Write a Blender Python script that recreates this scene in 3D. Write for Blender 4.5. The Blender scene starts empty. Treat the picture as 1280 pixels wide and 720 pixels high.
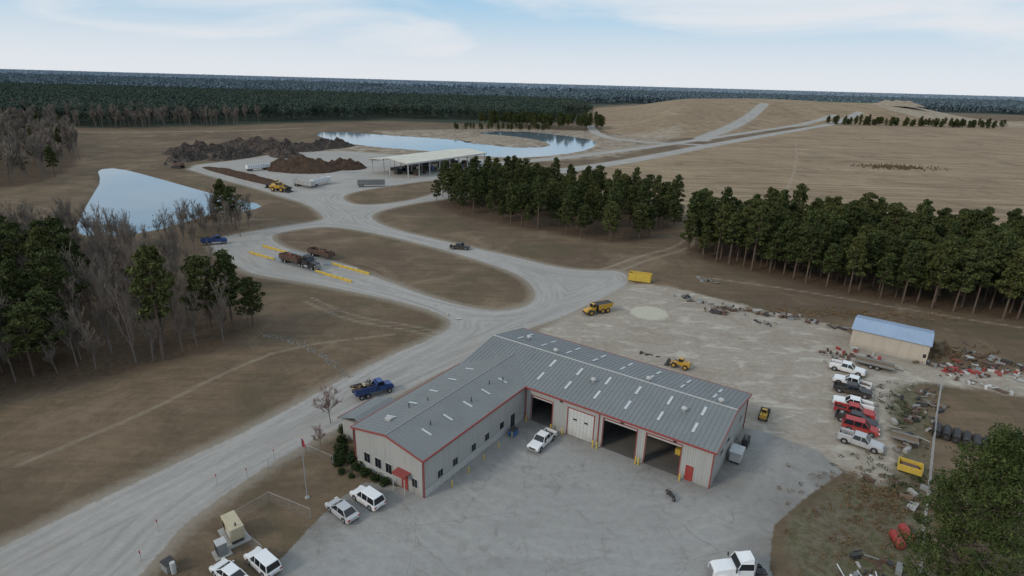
import bpy, math, random
import numpy as np
from mathutils import Matrix, Vector
random.seed(7); np.random.seed(7)
rad=math.radians
scene=bpy.context.scene
COL=scene.collection
AANG=-33.5
CA,SA=math.cos(rad(AANG)),math.sin(rad(AANG))

# ---------------------------------------------------------------- materials
class NT:
    def __init__(s,name):
        s.mat=bpy.data.materials.new(name); s.mat.use_nodes=True
        s.t=s.mat.node_tree; s.b=s.t.nodes['Principled BSDF']
        s.b.inputs['Specular IOR Level'].default_value=0.25
    def n(s,typ,props=None,**inp):
        nd=s.t.nodes.new(typ)
        for k,v in (props or {}).items(): setattr(nd,k,v)
        for k,v in inp.items():
            key=int(k[1:]) if k[0]=='i' and k[1:].isdigit() else k.replace('_',' ')
            s.put(nd.inputs[key],v)
        return nd
    def put(s,sock,v):
        if hasattr(v,'is_output') or isinstance(v,bpy.types.NodeSocket): s.t.links.new(v,sock)
        elif isinstance(v,tuple) and len(v)==3 and sock.type=='RGBA': sock.default_value=(*v,1)
        else: sock.default_value=v
    def mix(s,f,a,b,mode='MIX'):
        nd=s.t.nodes.new('ShaderNodeMix'); nd.data_type='RGBA'; nd.blend_type=mode
        s.put(nd.inputs[0],f); s.put(nd.inputs[6],a); s.put(nd.inputs[7],b)
        return nd.outputs[2]
    def math(s,op,a,b=0.0,c=0.0):
        nd=s.t.nodes.new('ShaderNodeMath'); nd.operation=op
        s.put(nd.inputs[0],a); s.put(nd.inputs[1],b); s.put(nd.inputs[2],c)
        return nd.outputs[0]
    def noise(s,vec,scale,detail=4,rough=.55,dist=0.0):
        nd=s.n('ShaderNodeTexNoise',Scale=scale,Detail=detail,Roughness=rough,Distortion=dist)
        if vec is not None: s.t.links.new(vec,nd.inputs['Vector'])
        return nd.outputs['Fac']
    def rng(s,v,a,b,c=0.0,d=1.0,smooth=False):
        nd=s.t.nodes.new('ShaderNodeMapRange'); nd.interpolation_type='SMOOTHSTEP' if smooth else 'LINEAR'
        s.put(nd.inputs[0],v)
        for i,x in enumerate((a,b,c,d)): s.put(nd.inputs[1+i],x)
        return nd.outputs[0]
    def bump(s,h,st=.3,dist=.05):
        nd=s.n('ShaderNodeBump',Strength=st,Distance=dist,Height=h)
        s.t.links.new(nd.outputs[0],s.b.inputs['Normal'])
    def out(s,col,rough=.8,metal=0.0,spec=None):
        s.put(s.b.inputs['Base Color'],col); s.put(s.b.inputs['Roughness'],rough); s.put(s.b.inputs['Metallic'],metal)
        if spec is not None: s.b.inputs['Specular IOR Level'].default_value=spec
        return s.mat

def mat_simple(name,col,rough=.6,metal=0.,dirt=.25,scale=1.5,spec=.4):
    m=NT(name); tc=m.n('ShaderNodeTexCoord').outputs['Object']
    nz=m.noise(tc,scale,5,.65)
    f=m.rng(nz,.4,.75,0,dirt)
    c=m.mix(f,col,(.16,.13,.10))
    nz2=m.noise(tc,scale*6,2)
    c=m.mix(m.rng(nz2,.3,.8,0,.18),c,tuple(x*.6 for x in col))
    return m.out(c,rough,metal,spec)

def mat_paint(name,col):
    m=NT(name); tc=m.n('ShaderNodeTexCoord').outputs['Object']
    z=m.n('ShaderNodeSeparateXYZ'); m.t.links.new(tc,z.inputs[0])
    nz=m.noise(tc,2.2,5)
    f=m.math('MULTIPLY',m.rng(z.outputs[2],.3,1.1,.55,.06),m.rng(nz,.3,.7,.3,1))
    return m.out(m.mix(f,col,(.2,.16,.12)),.35,0,.5)

M={}
M['white']=mat_paint('paint_white',(.72,.73,.74)); M['silver']=mat_paint('paint_silver',(.42,.43,.45))
M['black']=mat_paint('paint_black',(.018,.018,.02)); M['red']=mat_paint('paint_red',(.36,.02,.02))
M['blue']=mat_paint('paint_blue',(.02,.06,.20)); M['yellow']=mat_paint('paint_yellow',(.50,.28,.03))
M['glass']=NT('dark_glass').out((.012,.015,.018),.08,0,.6)
M['rubber']=mat_simple('rubber',(.02,.02,.02),.85)
M['chrome']=mat_simple('grey_metal',(.35,.35,.36),.4,.5)
M['lamp']=NT('lamp_lens').out((.7,.7,.65),.2)
M['tail']=NT('tail_lens').out((.35,.01,.01),.3)
M['rust']=mat_simple('rusty_steel',(.10,.055,.04),.85,0,.6)
M['dark']=mat_simple('dark_metal',(.035,.035,.037),.7)
M['inner']=mat_simple('interior_shade',(.035,.035,.035),.9)  # near-black colour that paints in the shade inside the workshop bays
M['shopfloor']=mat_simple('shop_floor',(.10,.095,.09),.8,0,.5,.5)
M['grey']=mat_simple('grey_paint',(.22,.23,.23),.6)
M['lgrey']=mat_simple('light_grey_paint',(.44,.44,.43),.6)
M['tan']=mat_simple('tan_paint',(.46,.40,.27),.6)
M['trim']=mat_simple('red_trim',(.27,.05,.045),.5,0,.25)
M['concrete']=mat_simple('concrete',(.33,.32,.30),.9,0,.3,.6)
M['stone']=mat_simple('dull_stone',(.18,.165,.145),.9,0,.5,.6)
M['wood']=mat_simple('wood',(.16,.11,.07),.9)
M['pole']=mat_simple('galvanised',(.36,.37,.38),.5,.3)
M['scrapred']=mat_simple('scrap_red',(.30,.03,.025),.6,0,.5)
M['scrapblue']=mat_simple('scrap_blue',(.04,.12,.32),.6,0,.4)
M['yellowsteel']=mat_simple('yellow_steel',(.60,.42,.06),.6,0,.35)
M['blackpipe']=mat_simple('black_plastic',(.012,.012,.013),.5)
M['flagred']=NT('flag_cloth').out((.35,.05,.07),.9)
M['bark']=mat_simple('pine_bark',(.12,.085,.065),.95)
M['greybark']=mat_simple('grey_bark',(.15,.13,.115),.95)

def metal_wall(name,col,per=.30,amt=.35):
    m=NT(name); tc=m.n('ShaderNodeTexCoord').outputs['Object']
    s=m.n('ShaderNodeSeparateXYZ'); m.t.links.new(tc,s.inputs[0])
    u=m.math('ADD',s.outputs[0],s.outputs[1])
    w=m.math('SINE',m.math('MULTIPLY',u,2*math.pi/per))
    nz=m.noise(tc,.6,5)
    mp=m.n('ShaderNodeMapping'); m.t.links.new(tc,mp.inputs[0]); mp.inputs['Scale'].default_value=(1.6,1.6,.12)
    sk=m.noise(mp.outputs[0],1.5,5,.6)
    c=m.mix(m.rng(w,-1,-.4,amt,0),col,tuple(x*.45 for x in col))
    c=m.mix(m.math('MULTIPLY',m.rng(s.outputs[2],0,1.3,.6,.0),m.rng(nz,.3,.7)),c,(.16,.13,.1))
    c=m.mix(m.rng(sk,.45,.75,0,.35),c,tuple(x*.55 for x in col))
    m.bump(w,.5,.03)
    return m.out(c,.5,.0,.4)
M['wall']=metal_wall('wall_metal',(.37,.37,.35)); M['walltan']=metal_wall('shed_wall_metal',(.49,.43,.35))
M['wallwhite']=metal_wall('door_metal',(.52,.52,.50),.55,.3)
def roof_mat(name,col,stain=(.10,.085,.07)):
    m=NT(name); tc=m.n('ShaderNodeTexCoord').outputs['Object']
    a=m.noise(tc,.25,6,.6); b=m.noise(tc,2.5,5,.7)
    vor=m.n('ShaderNodeTexVoronoi',Scale=.35); m.t.links.new(tc,vor.inputs['Vector'])
    c=m.mix(m.rng(a,.35,.7,0,.45),col,tuple(x*.68 for x in col))
    c=m.mix(m.rng(b,.5,.8,0,.35),c,stain)
    c=m.mix(m.math('MULTIPLY',vor.outputs['Color'],.12),c,(.3,.3,.3))
    return m.out(c,.5,.1,.35)
M['roof']=roof_mat('roof_metal',(.185,.20,.20)); M['roofblue']=roof_mat('shed_roof_metal',(.30,.39,.52))
M['roofcream']=roof_mat('pavilion_roof_metal',(.62,.58,.47)); M['rib']=mat_simple('roof_rib',(.21,.22,.22),.45)
M['skylight']=mat_simple('skylight_panel',(.50,.53,.54),.4)

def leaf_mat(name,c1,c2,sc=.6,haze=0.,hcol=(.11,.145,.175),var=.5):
    m=NT(name); tc=m.n('ShaderNodeTexCoord').outputs['Object']
    oi=m.n('ShaderNodeObjectInfo').outputs['Random']
    nz=m.noise(tc,sc,2,.6)
    c=m.mix(m.rng(nz,.35,.68),c1,c2)
    c=m.mix(m.rng(oi,0,1,0,var),c,tuple(x*.6 for x in c1))
    c=m.mix(m.rng(m.math('FRACT',m.math('MULTIPLY',oi,7.3)),.4,1,0,var*.8),c,(c2[0]*1.25,c2[1]*1.02,c2[2]*.9))
    geo=m.n('ShaderNodeNewGeometry').outputs['Random Per Island']
    c=m.mix(m.rng(geo,.5,1,0,.30),c,tuple(min(1,x*1.7) for x in c2))
    if haze: c=m.mix(haze,c,hcol)  # aerial haze painted into the leaf colour
    return m.out(c,.8,0,.12)
M['pine']=leaf_mat('pine_needles',(.031,.045,.016),(.082,.098,.034),.6,0,var=.6)
M['pinefg']=leaf_mat('pine_needles_near',(.028,.044,.014),(.078,.098,.030),.7)
M['shrub']=leaf_mat('shrub_leaves',(.015,.03,.012),(.04,.06,.02))
M['f1']=leaf_mat('forest_needles_hazed',(.024,.044,.021),(.054,.075,.033),.05,.24)  # forest bands: distance haze baked into the needle colours, stronger further out
M['f2']=leaf_mat('forest_needles_mid_hazed',(.024,.046,.030),(.04,.066,.040),.02,.7,(.15,.20,.245))
M['f3']=leaf_mat('forest_needles_far_hazed',(.03,.05,.04),(.04,.06,.05),.01,.9,(.24,.305,.375))
M['twig']=mat_simple('twigs',(.175,.145,.12),.95)
M['twigred']=mat_simple('red_twigs',(.24,.16,.14),.95)
M['dryweed']=leaf_mat('dry_weeds',(.13,.09,.05),(.2,.145,.085))
def pile_mat(name,c1,c2,sc=.8):
    m=NT(name); tc=m.n('ShaderNodeTexCoord').outputs['Object']
    nz=m.noise(tc,sc,8,.75); m.bump(nz,.9,.6)
    return m.out(m.mix(m.rng(nz,.35,.65),c1,c2),.95,0,.1)
M['mulch']=pile_mat('mulch',(.035,.024,.018),(.105,.068,.048)); M['scrapdark']=pile_mat('dark_scrap',(.024,.020,.018),(.125,.100,.085),.6)
M['sand']=pile_mat('sand',(.24,.195,.145),(.34,.29,.23))

# ---------------------------------------------------------------- mesh builder
class MB:
    def __init__(s): s.v=[];s.f=[];s.m=[];s.mats=[]
    def mi(s,k):
        if k not in s.mats: s.mats.append(k)
        return s.mats.index(k)
    def add(s,vs,fs,k,X=None):
        o=len(s.v)
        s.v+= [tuple(X@Vector(p)) for p in vs] if X else [tuple(p) for p in vs]
        i=s.mi(k)
        for f in fs: s.f.append(tuple(o+j for j in f)); s.m.append(i)
    def box(s,x0,x1,y0,y1,z0,z1,k,tx=0,ty=0,X=None,sh=0):
        vs=[(x0,y0,z0),(x1,y0,z0),(x1,y1,z0),(x0,y1,z0),(x0+tx+sh,y0+ty,z1),(x1-tx+sh,y0+ty,z1),(x1-tx+sh,y1-ty,z1),(x0+tx+sh,y1-ty,z1)]
        s.add(vs,[(0,3,2,1),(4,5,6,7),(0,1,5,4),(1,2,6,5),(2,3,7,6),(3,0,4,7)],k,X)
    def cyl(s,p,q,r0,r1,k,n=8,X=None,caps=True):
        p=Vector(p);q=Vector(q);d=(q-p)
        if d.length<1e-6: return
        d.normalize(); a=d.orthogonal().normalized(); b=d.cross(a)
        vs=[p+(a*math.cos(t)+b*math.sin(t))*r0 for t in [2*math.pi*i/n for i in range(n)]]+[q+(a*math.cos(t)+b*math.sin(t))*r1 for t in [2*math.pi*i/n for i in range(n)]]
        fs=[(i,(i+1)%n,n+(i+1)%n,n+i) for i in range(n)]
        if caps: fs+=[tuple(range(n))[::-1],tuple(range(n,2*n))]
        s.add(vs,fs,k,X)
    def prism(s,prof,y0,y1,k,X=None,inset=0,zin=99):
        n=len(prof)
        vs=[(x,y0+(inset if z>zin else 0),z) for x,z in prof]+[(x,y1-(inset if z>zin else 0),z) for x,z in prof]
        fs=[(i,(i+1)%n,n+(i+1)%n,n+i) for i in range(n)]+[tuple(range(n))[::-1],tuple(range(n,2*n))]
        s.add(vs,fs,k,X)
    def obj(s,name,loc=(0,0,0),rz=0,parent=None,bevel=0,smooth=False,scale=1):
        me=bpy.data.meshes.new(name); me.from_pydata(s.v,[],s.f)
        for k in s.mats: me.materials.append(M[k])
        me.polygons.foreach_set('material_index',s.m)
        if smooth: me.polygons.foreach_set('use_smooth',[True]*len(s.f))
        me.update()
        o=bpy.data.objects.new(name,me); COL.objects.link(o)
        o.location=loc; o.rotation_euler=(0,0,rad(rz)); o.scale=(scale,)*3
        if parent: o.parent=parent
        if bevel:
            b=o.modifiers.new('bevel','BEVEL'); b.width=bevel; b.segments=2; b.limit_method='ANGLE'
        return o
def empty(name,loc=(0,0,0),rz=0):
    e=bpy.data.objects.new(name,None); COL.objects.link(e); e.location=loc; e.rotation_euler=(0,0,rad(rz)); e.empty_display_size=.5; return e
def inst(me,name,loc,rz=0,sc=1,parent=None,szs=None):
    o=bpy.data.objects.new(name,me); COL.objects.link(o); o.location=loc; o.rotation_euler=(0,0,rz)
    o.scale=(sc,sc,szs or sc)
    if parent: o.parent=parent
    return o

# ---------------------------------------------------------------- SDF helpers
def chaikin(p,n=1,closed=True):
    for _ in range(n):
        q=[]; L=len(p)
        rg=range(L) if closed else range(L-1)
        if not closed: q.append(p[0])
        for i in rg:
            a=p[i];b=p[(i+1)%L]
            q+=[(a[0]*.75+b[0]*.25,a[1]*.75+b[1]*.25),(a[0]*.25+b[0]*.75,a[1]*.25+b[1]*.75)]
        if not closed: q.append(p[-1])
        p=q
    return p
def dist(X,Y,p,closed=True):
    d=np.full(X.shape,1e9); L=len(p)
    for i in range(L if closed else L-1):
        ax,ay=p[i];bx,by=p[(i+1)%L]; ex,ey=bx-ax,by-ay
        l=ex*ex+ey*ey
        if l<1e-9: continue
        t=np.clip(((X-ax)*ex+(Y-ay)*ey)/l,0,1)
        d=np.minimum(d,(X-ax-t*ex)**2+(Y-ay-t*ey)**2)
    return np.sqrt(d)
def inside(X,Y,p):
    c=np.zeros(np.shape(X),bool); L=len(p)
    for i in range(L):
        ax,ay=p[i];bx,by=p[(i+1)%L]
        if ay==by: continue
        c^=((ay>Y)!=(by>Y))&(X<(bx-ax)*(Y-ay)/(by-ay)+ax)
    return c
def sdf(X,Y,p,ch=1):
    p=chaikin(p,ch); d=dist(X,Y,p); return np.where(inside(X,Y,p),d,-d)
def stroke(X,Y,p,w): return w-dist(X,Y,chaikin(p,1,False),False)

ROAD=[(-75,10),(-62,30),(-54,43),(-51,47),(-47,53),(-42,60),(-36,68),(-29,80),(-25,87),(-20,94),(-15,100),(-11,108),(-16,114),(-24,119),(-34,124),(-46,129),(-57,133),(-65,136),(-74,146),(-83,155),(-89,165),(-84,173),(-75,184),(-65,193),(-66,200),(-79,220),(-95,234),(-111,250),(-140,274),(-174,305),(-156,336),(-147,369),(-119,394),(-90,382),(-58,377),(-22,372),(-2,352),(-14,330),(-24,300),(-34,262),(-24,250),(-27,238),(-38,228),(-47,216),(-51,205),(-48,195),(-39,184),(-20,170),(0,156),(12,147),(20,145),(29,146),(29,136),(24,129),(17,121),(10,112),(3,106),(-1,100),(-10,89),(-18,78),(-22.5,71),(-26,67),(-30,61),(-33,55),(-35,50),(-35,46),(-36,40),(-40,25),(-50,5)]
ISL=[[(-74,171),(-72,178),(-63,186),(-52,184),(-29,169),(-9,152),(3,139),(6,127),(4,119),(-2,115),(-8,116),(-18,122),(-34,136),(-52,150),(-66,160)],
     [(-70,232),(-69,247),(-58,261),(-47,276),(-33,288),(-29,270),(-36,240),(-48,224),(-60,219)]]
POND1=[(-210,294),(-202,299),(-170,275),(-137,248),(-114,230),(-94,219),(-95,206),(-105,201),(-108,189),(-110,175),(-119,167),(-132,168),(-148,195),(-168,230),(-184,258)]
POND2=[(-176,517),(-164,548),(-114,522),(-57,501),(-28,469),(-3,446),(28,459),(24,502),(-4,543),(-44,560),(-4,606),(45,571),(71,521),(58,450),(28,403),(-2,380),(-29,392),(-70,411),(-101,424),(-141,456)]
FRONT=[(-24,38),(-23,45),(-21,51),(-19.5,55),(-17,58.5),(-11,57.5),(3,75),(25,60),(34,73),(36,72),(42,67.5),(43,63),(36,58),(30,53),(27,47),(26,38),(20,25),(-15,25)]
GRAVEL=[(-4,92),(8,110),(16,121),(24,131),(30,137),(40,133),(48,126),(61,116),(69,111),(66,101),(76,95),(90,92),(110,86),(84,84),(74,87),(66,88),(60,82),(56,75),(52,66),(47,60),(43,64),(36,70),(20,72)]
MOUND=[(85,640),(108,556),(165,560),(355,790),(500,880),(700,930),(950,1150),(850,1500),(300,1500),(120,1150)]
LEFTWOOD=[(-78,70),(-74,76),(-66,80),(-58,87),(-50,98),(-50,106),(-58,116),(-78,130),(-100,145),(-112,160),(-135,160),(-220,190),(-260,60)]
CLM=[(-30,219),(-13,202),(2,191),(15,184),(29,174),(40,177),(55,193),(63,226),(22,260),(-14,270),(-34,252)]
CLR=[(50,163),(65.2,147.5),(78.5,133),(92.5,125.5),(109.5,117),(190,90),(260,130),(180,165),(141,166),(92,188),(62,192)]
FARLEFT=[(-205,234),(-203,255),(-233,318),(-326,436),(-420,500),(-560,520),(-800,400),(-500,150),(-300,150)]
R2=[(-26,245),(-6,293),(29,330),(88,398),(162,502),(434,850),(560,1000)]
R1=[(-10,350),(8,365),(55,412),(170,553),(402,850),(500,960)]

def hgt(X,Y):
    z=0.12*np.sin(X*.045+1)*np.cos(Y*.037)*np.clip((Y-110)/60,0,1)
    s=sdf(X,Y,MOUND,2); t=np.clip(s/190,0,1); z=z+24*(t*t*(3-2*t))+np.where(s>0,1.2*np.sin(X*.021)*np.sin(Y*.013)*t,0)
    for P in (POND1,POND2):
        s=sdf(X,Y,P,1); t=np.clip((s+1.5)/4.5,0,1); z=z-1.5*(t*t*(3-2*t))
    return z
def gz(x,y): return float(hgt(np.array([float(x)]),np.array([float(y)]))[0])

# ---------------------------------------------------------------- terrain
ys=list(np.arange(-40,30,2.5)); y=30.
while y<16000: ys.append(y); y+=max(.75,.0098*y)
ys=np.array(ys); NC=470; t=np.linspace(-1,1,NC)
Y=np.repeat(ys[:,None],NC,1); X=t[None,:]*(90+1.05*np.maximum(Y,0))
Z=hgt(X,Y); NR=len(ys)
co=np.stack([X,Y,Z],-1).reshape(-1,3)
idx=np.arange(NR*NC).reshape(NR,NC)
q=np.stack([idx[:-1,:-1],idx[:-1,1:],idx[1:,1:],idx[1:,:-1]],-1).reshape(-1,4)
me=bpy.data.meshes.new('ground'); me.vertices.add(len(co)); me.vertices.foreach_set('co',co.ravel())
me.loops.add(q.size); me.loops.foreach_set('vertex_index',q.ravel().astype(np.int32))
me.polygons.add(len(q)); me.polygons.foreach_set('loop_start',np.arange(0,q.size,4,dtype=np.int32)); me.polygons.foreach_set('loop_total',np.full(len(q),4,dtype=np.int32))
me.polygons.foreach_set('use_smooth',np.ones(len(q),bool)); me.update(); me.validate()
road=sdf(X,Y,ROAD,1)
for I in ISL: road=np.minimum(road,-sdf(X,Y,I,2))
road=np.maximum(road,stroke(X,Y,R2,5.5)); road=np.maximum(road,stroke(X,Y,R1,4.5))
road=np.maximum(road,stroke(X,Y,[(168,545),(180,580),(245,700),(403,1000)],7))
road=np.maximum(road,stroke(X,Y,[(85,700),(76,560),(108,512),(162,500)],4.5))
track=np.maximum(stroke(X,Y,[(23,146),(36,160),(50,172),(58,188),(66,205)],.5),stroke(X,Y,[(26,143.5),(38.5,157.5),(53,170),(60.5,186),(68.5,204)],.5))
for p,wd_ in (([(-415,440),(-250,500),(-200,560)],3),([(70,205),(120,260),(180,380),(260,560)],.7),
    ([(-45,118),(-33,108),(-20,104),(-14,101)],.35),([(-44,120),(-32,110),(-19,106),(-13,103)],.35),([(-60,60),(-52,72),(-47,84),(-40,95),(-22,102)],.3),([(50,142),(70,134),(90,122),(120,108)],.6)):
    track=np.maximum(track,stroke(X,Y,p,wd_))
grav=np.maximum(sdf(X,Y,GRAVEL,1),-99)
pad=4.0-np.hypot((X-29.5),(Y-116.5)*1.0)
front=sdf(X,Y,FRONT,0)
wood=np.maximum.reduce([sdf(X,Y,P,1) for P in (LEFTWOOD,CLM,CLR,FARLEFT)])
FOR=[(-5000,520),(-430,515),(-365,506),(-301,546),(-207,640),(-151,690),(-40,682),(89,765),(130,1260),(300,1560),(900,1560),(1250,1500),(1500,1300),(16000,1300),(17000,16000),(-17000,16000),(-17000,520)]
forest=sdf(X,Y,FOR,0)
field=np.maximum.reduce([sdf(X,Y,[(20,262),(66,225),(70,200),(110,185),(180,172),(420,120),(3000,100),(3000,1300),(1200,1300),(500,900),(434,845),(162,495),(88,390),(34,325)],1), sdf(X,Y,MOUND,1)])
pale=np.maximum.reduce([sdf(X,Y,[(-150,390),(-110,430),(-60,440),(-60,500),(-110,515),(-140,560),(60,640),(110,560),(200,700),(90,420),(0,352),(-20,375)],1),
   sdf(X,Y,[(600,1080),(760,1220),(830,1150),(900,1000),(730,940)],1),sdf(X,Y,[(-20,262),(0,300),(30,330),(22,300)],1)])
moss=np.maximum.reduce([sdf(X,Y,[(60,92),(70,88),(62,75),(53,62),(45,50),(36,36),(28,38),(30,52),(37,58),(46,62),(53,75)],1)])
lush=np.maximum(sdf(X,Y,[(560,1180),(640,1290),(820,1260),(760,1190)],1),-50)
def att(nm,a,lo=-40,hi=40):
    A=me.attributes.new(nm,'FLOAT','POINT'); A.data.foreach_set('value',np.clip(a,lo,hi).ravel().astype(np.float32))
for nm,a in dict(road=road,track=track,grav=grav,pad=pad,front=front,wood=wood,forest=forest,field=field,pale=pale,moss=moss,lush=lush).items(): att(nm,a)
g=bpy.data.objects.new('ground',me); COL.objects.link(g)

m=NT('terrain'); P=m.n('ShaderNodeNewGeometry').outputs['Position']
A=lambda k: m.n('ShaderNodeAttribute',{'attribute_name':k}).outputs['Fac']
nL=m.noise(P,.018,5,.6); nM=m.noise(P,.12,7,.7,.6); nF=m.noise(P,1.1,6,.75); nFF=m.noise(P,6,3,.7)
def mask(k,w,amp,n=None):
    return m.rng(m.math('ADD',A(k),m.math('MULTIPLY',m.math('SUBTRACT',n if n else nM,.5),amp)),-w,w,0,1,True)
nP=m.noise(P,.05,6,.72,1)
mps=m.n('ShaderNodeMapping'); m.t.links.new(P,mps.inputs[0]); mps.inputs['Rotation'].default_value=(0,0,rad(-56)); mps.inputs['Scale'].default_value=(.03,.55,1)
mow=m.noise(mps.outputs[0],1,3,.6)
lawn=m.mix(m.rng(nM,.3,.7),(.090,.063,.042),(.195,.140,.090))
lawn=m.mix(m.rng(nF,.35,.7,0,.55),lawn,(.22,.162,.106))
lawn=m.mix(m.rng(nL,.42,.58,0,.65),lawn,(.105,.074,.052))
lawn=m.mix(m.rng(mow,.45,.62,0,.35),lawn,(.085,.066,.042))
lawn=m.mix(m.rng(nP,.52,.62,0,.5),lawn,(.080,.074,.040))
lawn=m.mix(m.rng(nP,.34,.46,.5,0),lawn,(.25,.19,.13))
lawn=m.mix(m.rng(nFF,.5,.8,0,.5),lawn,(.045,.038,.025))
fld=m.mix(m.rng(nM,.3,.7),(.195,.140,.088),(.33,.248,.158))
fld=m.mix(m.rng(nL,.35,.58,0,.75),fld,(.18,.125,.082))
mp=m.n('ShaderNodeMapping'); m.t.links.new(P,mp.inputs[0]); mp.inputs['Rotation'].default_value=(0,0,rad(-52)); mp.inputs['Scale'].default_value=(.012,.35,1)
st=m.noise(mp.outputs[0],1,5,.65)
fld=m.mix(m.rng(st,.42,.64,0,.65),fld,(.38,.295,.195))
fld=m.mix(m.rng(st,.34,.46,.45,0),fld,(.13,.092,.06))
fld=m.mix(m.rng(nF,.5,.8,0,.5),fld,(.12,.09,.06))
nS=m.noise(P,.35,5,.8)
fld=m.mix(m.rng(nS,.56,.68,0,.65),fld,(.11,.088,.055))
fld=m.mix(m.rng(m.noise(P,.028,6,.72,1.5),.52,.64,0,.7),fld,(.145,.112,.072))
c=m.mix(mask('field',3,8),lawn,fld)
lit=m.mix(m.rng(nF,.3,.7),(.050,.036,.024),(.13,.088,.056))
c=m.mix(mask('wood',3,10),c,lit)
c=m.mix(m.math('MULTIPLY',mask('pale',6,20),m.rng(nM,.35,.6)),c,(.33,.28,.22))
c=m.mix(mask('lush',6,20),c,(.07,.13,.05))
mossc=m.mix(m.rng(nM,.4,.6),(.10,.080,.055),(.085,.088,.04)); mossc=m.mix(m.rng(nF,.4,.7,0,.7),mossc,(.22,.185,.145))
c=m.mix(mask('moss',1,5),c,mossc)
gr=m.mix(m.rng(nF,.3,.7),(.25,.212,.172),(.375,.335,.28))
mp2=m.n('ShaderNodeMapping'); m.t.links.new(P,mp2.inputs[0]); mp2.inputs['Rotation'].default_value=(0,0,rad(-20)); mp2.inputs['Scale'].default_value=(.12,.28,1)
pd=m.noise(mp2.outputs[0],1.6,5,.6,.8)
gr=m.mix(m.rng(pd,.54,.64,0,.65),gr,(.47,.435,.37))
gr=m.mix(m.rng(nM,.48,.75,0,.65),gr,(.195,.155,.12))
gr=m.mix(m.math('MULTIPLY',mask('pad',.4,2.5,nF),.75),gr,(.47,.45,.36))
c=m.mix(mask('grav',1,7,nM),c,gr)
c=m.mix(m.math('MULTIPLY',mask('track',.5,1.2,nF),.6),c,(.30,.25,.19))
verge=m.rng(m.math('ADD',A('road'),m.math('MULTIPLY',nF,2.5)),-1.6,1.2,0,.75,True)
c=m.mix(verge,c,(.27,.235,.19))
rd=m.mix(m.rng(nF,.3,.72),(.31,.292,.27),(.40,.382,.355))
rs=m.n('ShaderNodeCombineXYZ'); m.t.links.new(A('road'),rs.inputs[0])
rv=m.n('ShaderNodeVectorMath',{'operation':'ADD'}); m.t.links.new(m.n('ShaderNodeVectorMath',{'operation':'SCALE'},i0=P,Scale=.06).outputs[0],rv.inputs[0]); m.t.links.new(rs.outputs[0],rv.inputs[1])
stk=m.noise(rv.outputs[0],1.1,4,.6)
rd=m.mix(m.rng(stk,.42,.66,0,.65),rd,(.215,.203,.19))
rd=m.mix(m.rng(nM,.5,.7,0,.45),rd,(.43,.405,.37))
rd=m.mix(m.rng(nL,.4,.6,0,.3),rd,(.27,.25,.222))
c=m.mix(mask('road',.25,1.2,nF),c,rd)
cc=m.mix(m.rng(nF,.3,.72),(.26,.253,.24),(.325,.318,.30))
wv=m.n('ShaderNodeTexWave',{'wave_type':'RINGS','rings_direction':'SPHERICAL'},Scale=.16,Distortion=9.0,Detail=5,Detail_Scale=.7)
mp3=m.n('ShaderNodeMapping'); m.t.links.new(P,mp3.inputs[0]); mp3.inputs['Location'].default_value=(-12,-76,0); m.t.links.new(mp3.outputs[0],wv.inputs['Vector'])
cc=m.mix(m.math('MULTIPLY',m.rng(wv.outputs['Fac'],.6,1,0,.35),m.rng(nM,.35,.65)),cc,(.38,.37,.35))
st2=m.noise(P,.45,7,.7,1.2)
cc=m.mix(m.rng(st2,.54,.74,0,.65),cc,(.135,.125,.115))
cc=m.mix(m.rng(nP,.45,.6,0,.3),cc,(.20,.195,.185))
cc=m.mix(m.math('MULTIPLY',m.rng(A('front'),.2,5.0,.7,0),m.rng(nM,.35,.6)),cc,(.14,.125,.11))
vc=m.n('ShaderNodeTexVoronoi',{'feature':'DISTANCE_TO_EDGE'},Scale=.11); m.t.links.new(m.n('ShaderNodeVectorMath',{'operation':'ADD'},i0=P,i1=m.n('ShaderNodeTexNoise',Scale=.5,Vector=P).outputs['Color']).outputs[0],vc.inputs['Vector'])
cc=m.mix(m.math('MULTIPLY',m.rng(vc.outputs[0],0,.008,.35,0),m.rng(nM,.4,.55)),cc,(.12,.11,.10))
c=m.mix(mask('front',.15,.8,nF),c,cc)
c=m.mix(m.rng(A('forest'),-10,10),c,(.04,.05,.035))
sx=m.n('ShaderNodeSeparateXYZ'); m.t.links.new(P,sx.inputs[0])
c=m.mix(m.rng(sx.outputs[1],1300,6000,0,.9),c,(.22,.28,.345))  # far ground fades to pale blue: aerial haze painted into its colour
m.bump(m.math('ADD',nF,nFF),.45,.12)
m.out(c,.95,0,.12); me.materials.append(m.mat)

mw=NT('water'); Pw=mw.n('ShaderNodeNewGeometry').outputs['Position']
mw.bump(mw.noise(Pw,.9,4),.08,.05)
M['water']=mw.out(mw.mix(mw.noise(Pw,.05,3),(.09,.14,.18),(.17,.22,.26)),.07,0,.9)
for Pp in (POND1,POND2):
    b=MB(); pts=chaikin(Pp,1)
    b.add([(x,y,-.55) for x,y in pts],[tuple(range(len(pts)))],'water'); b.obj('pond_water')

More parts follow.
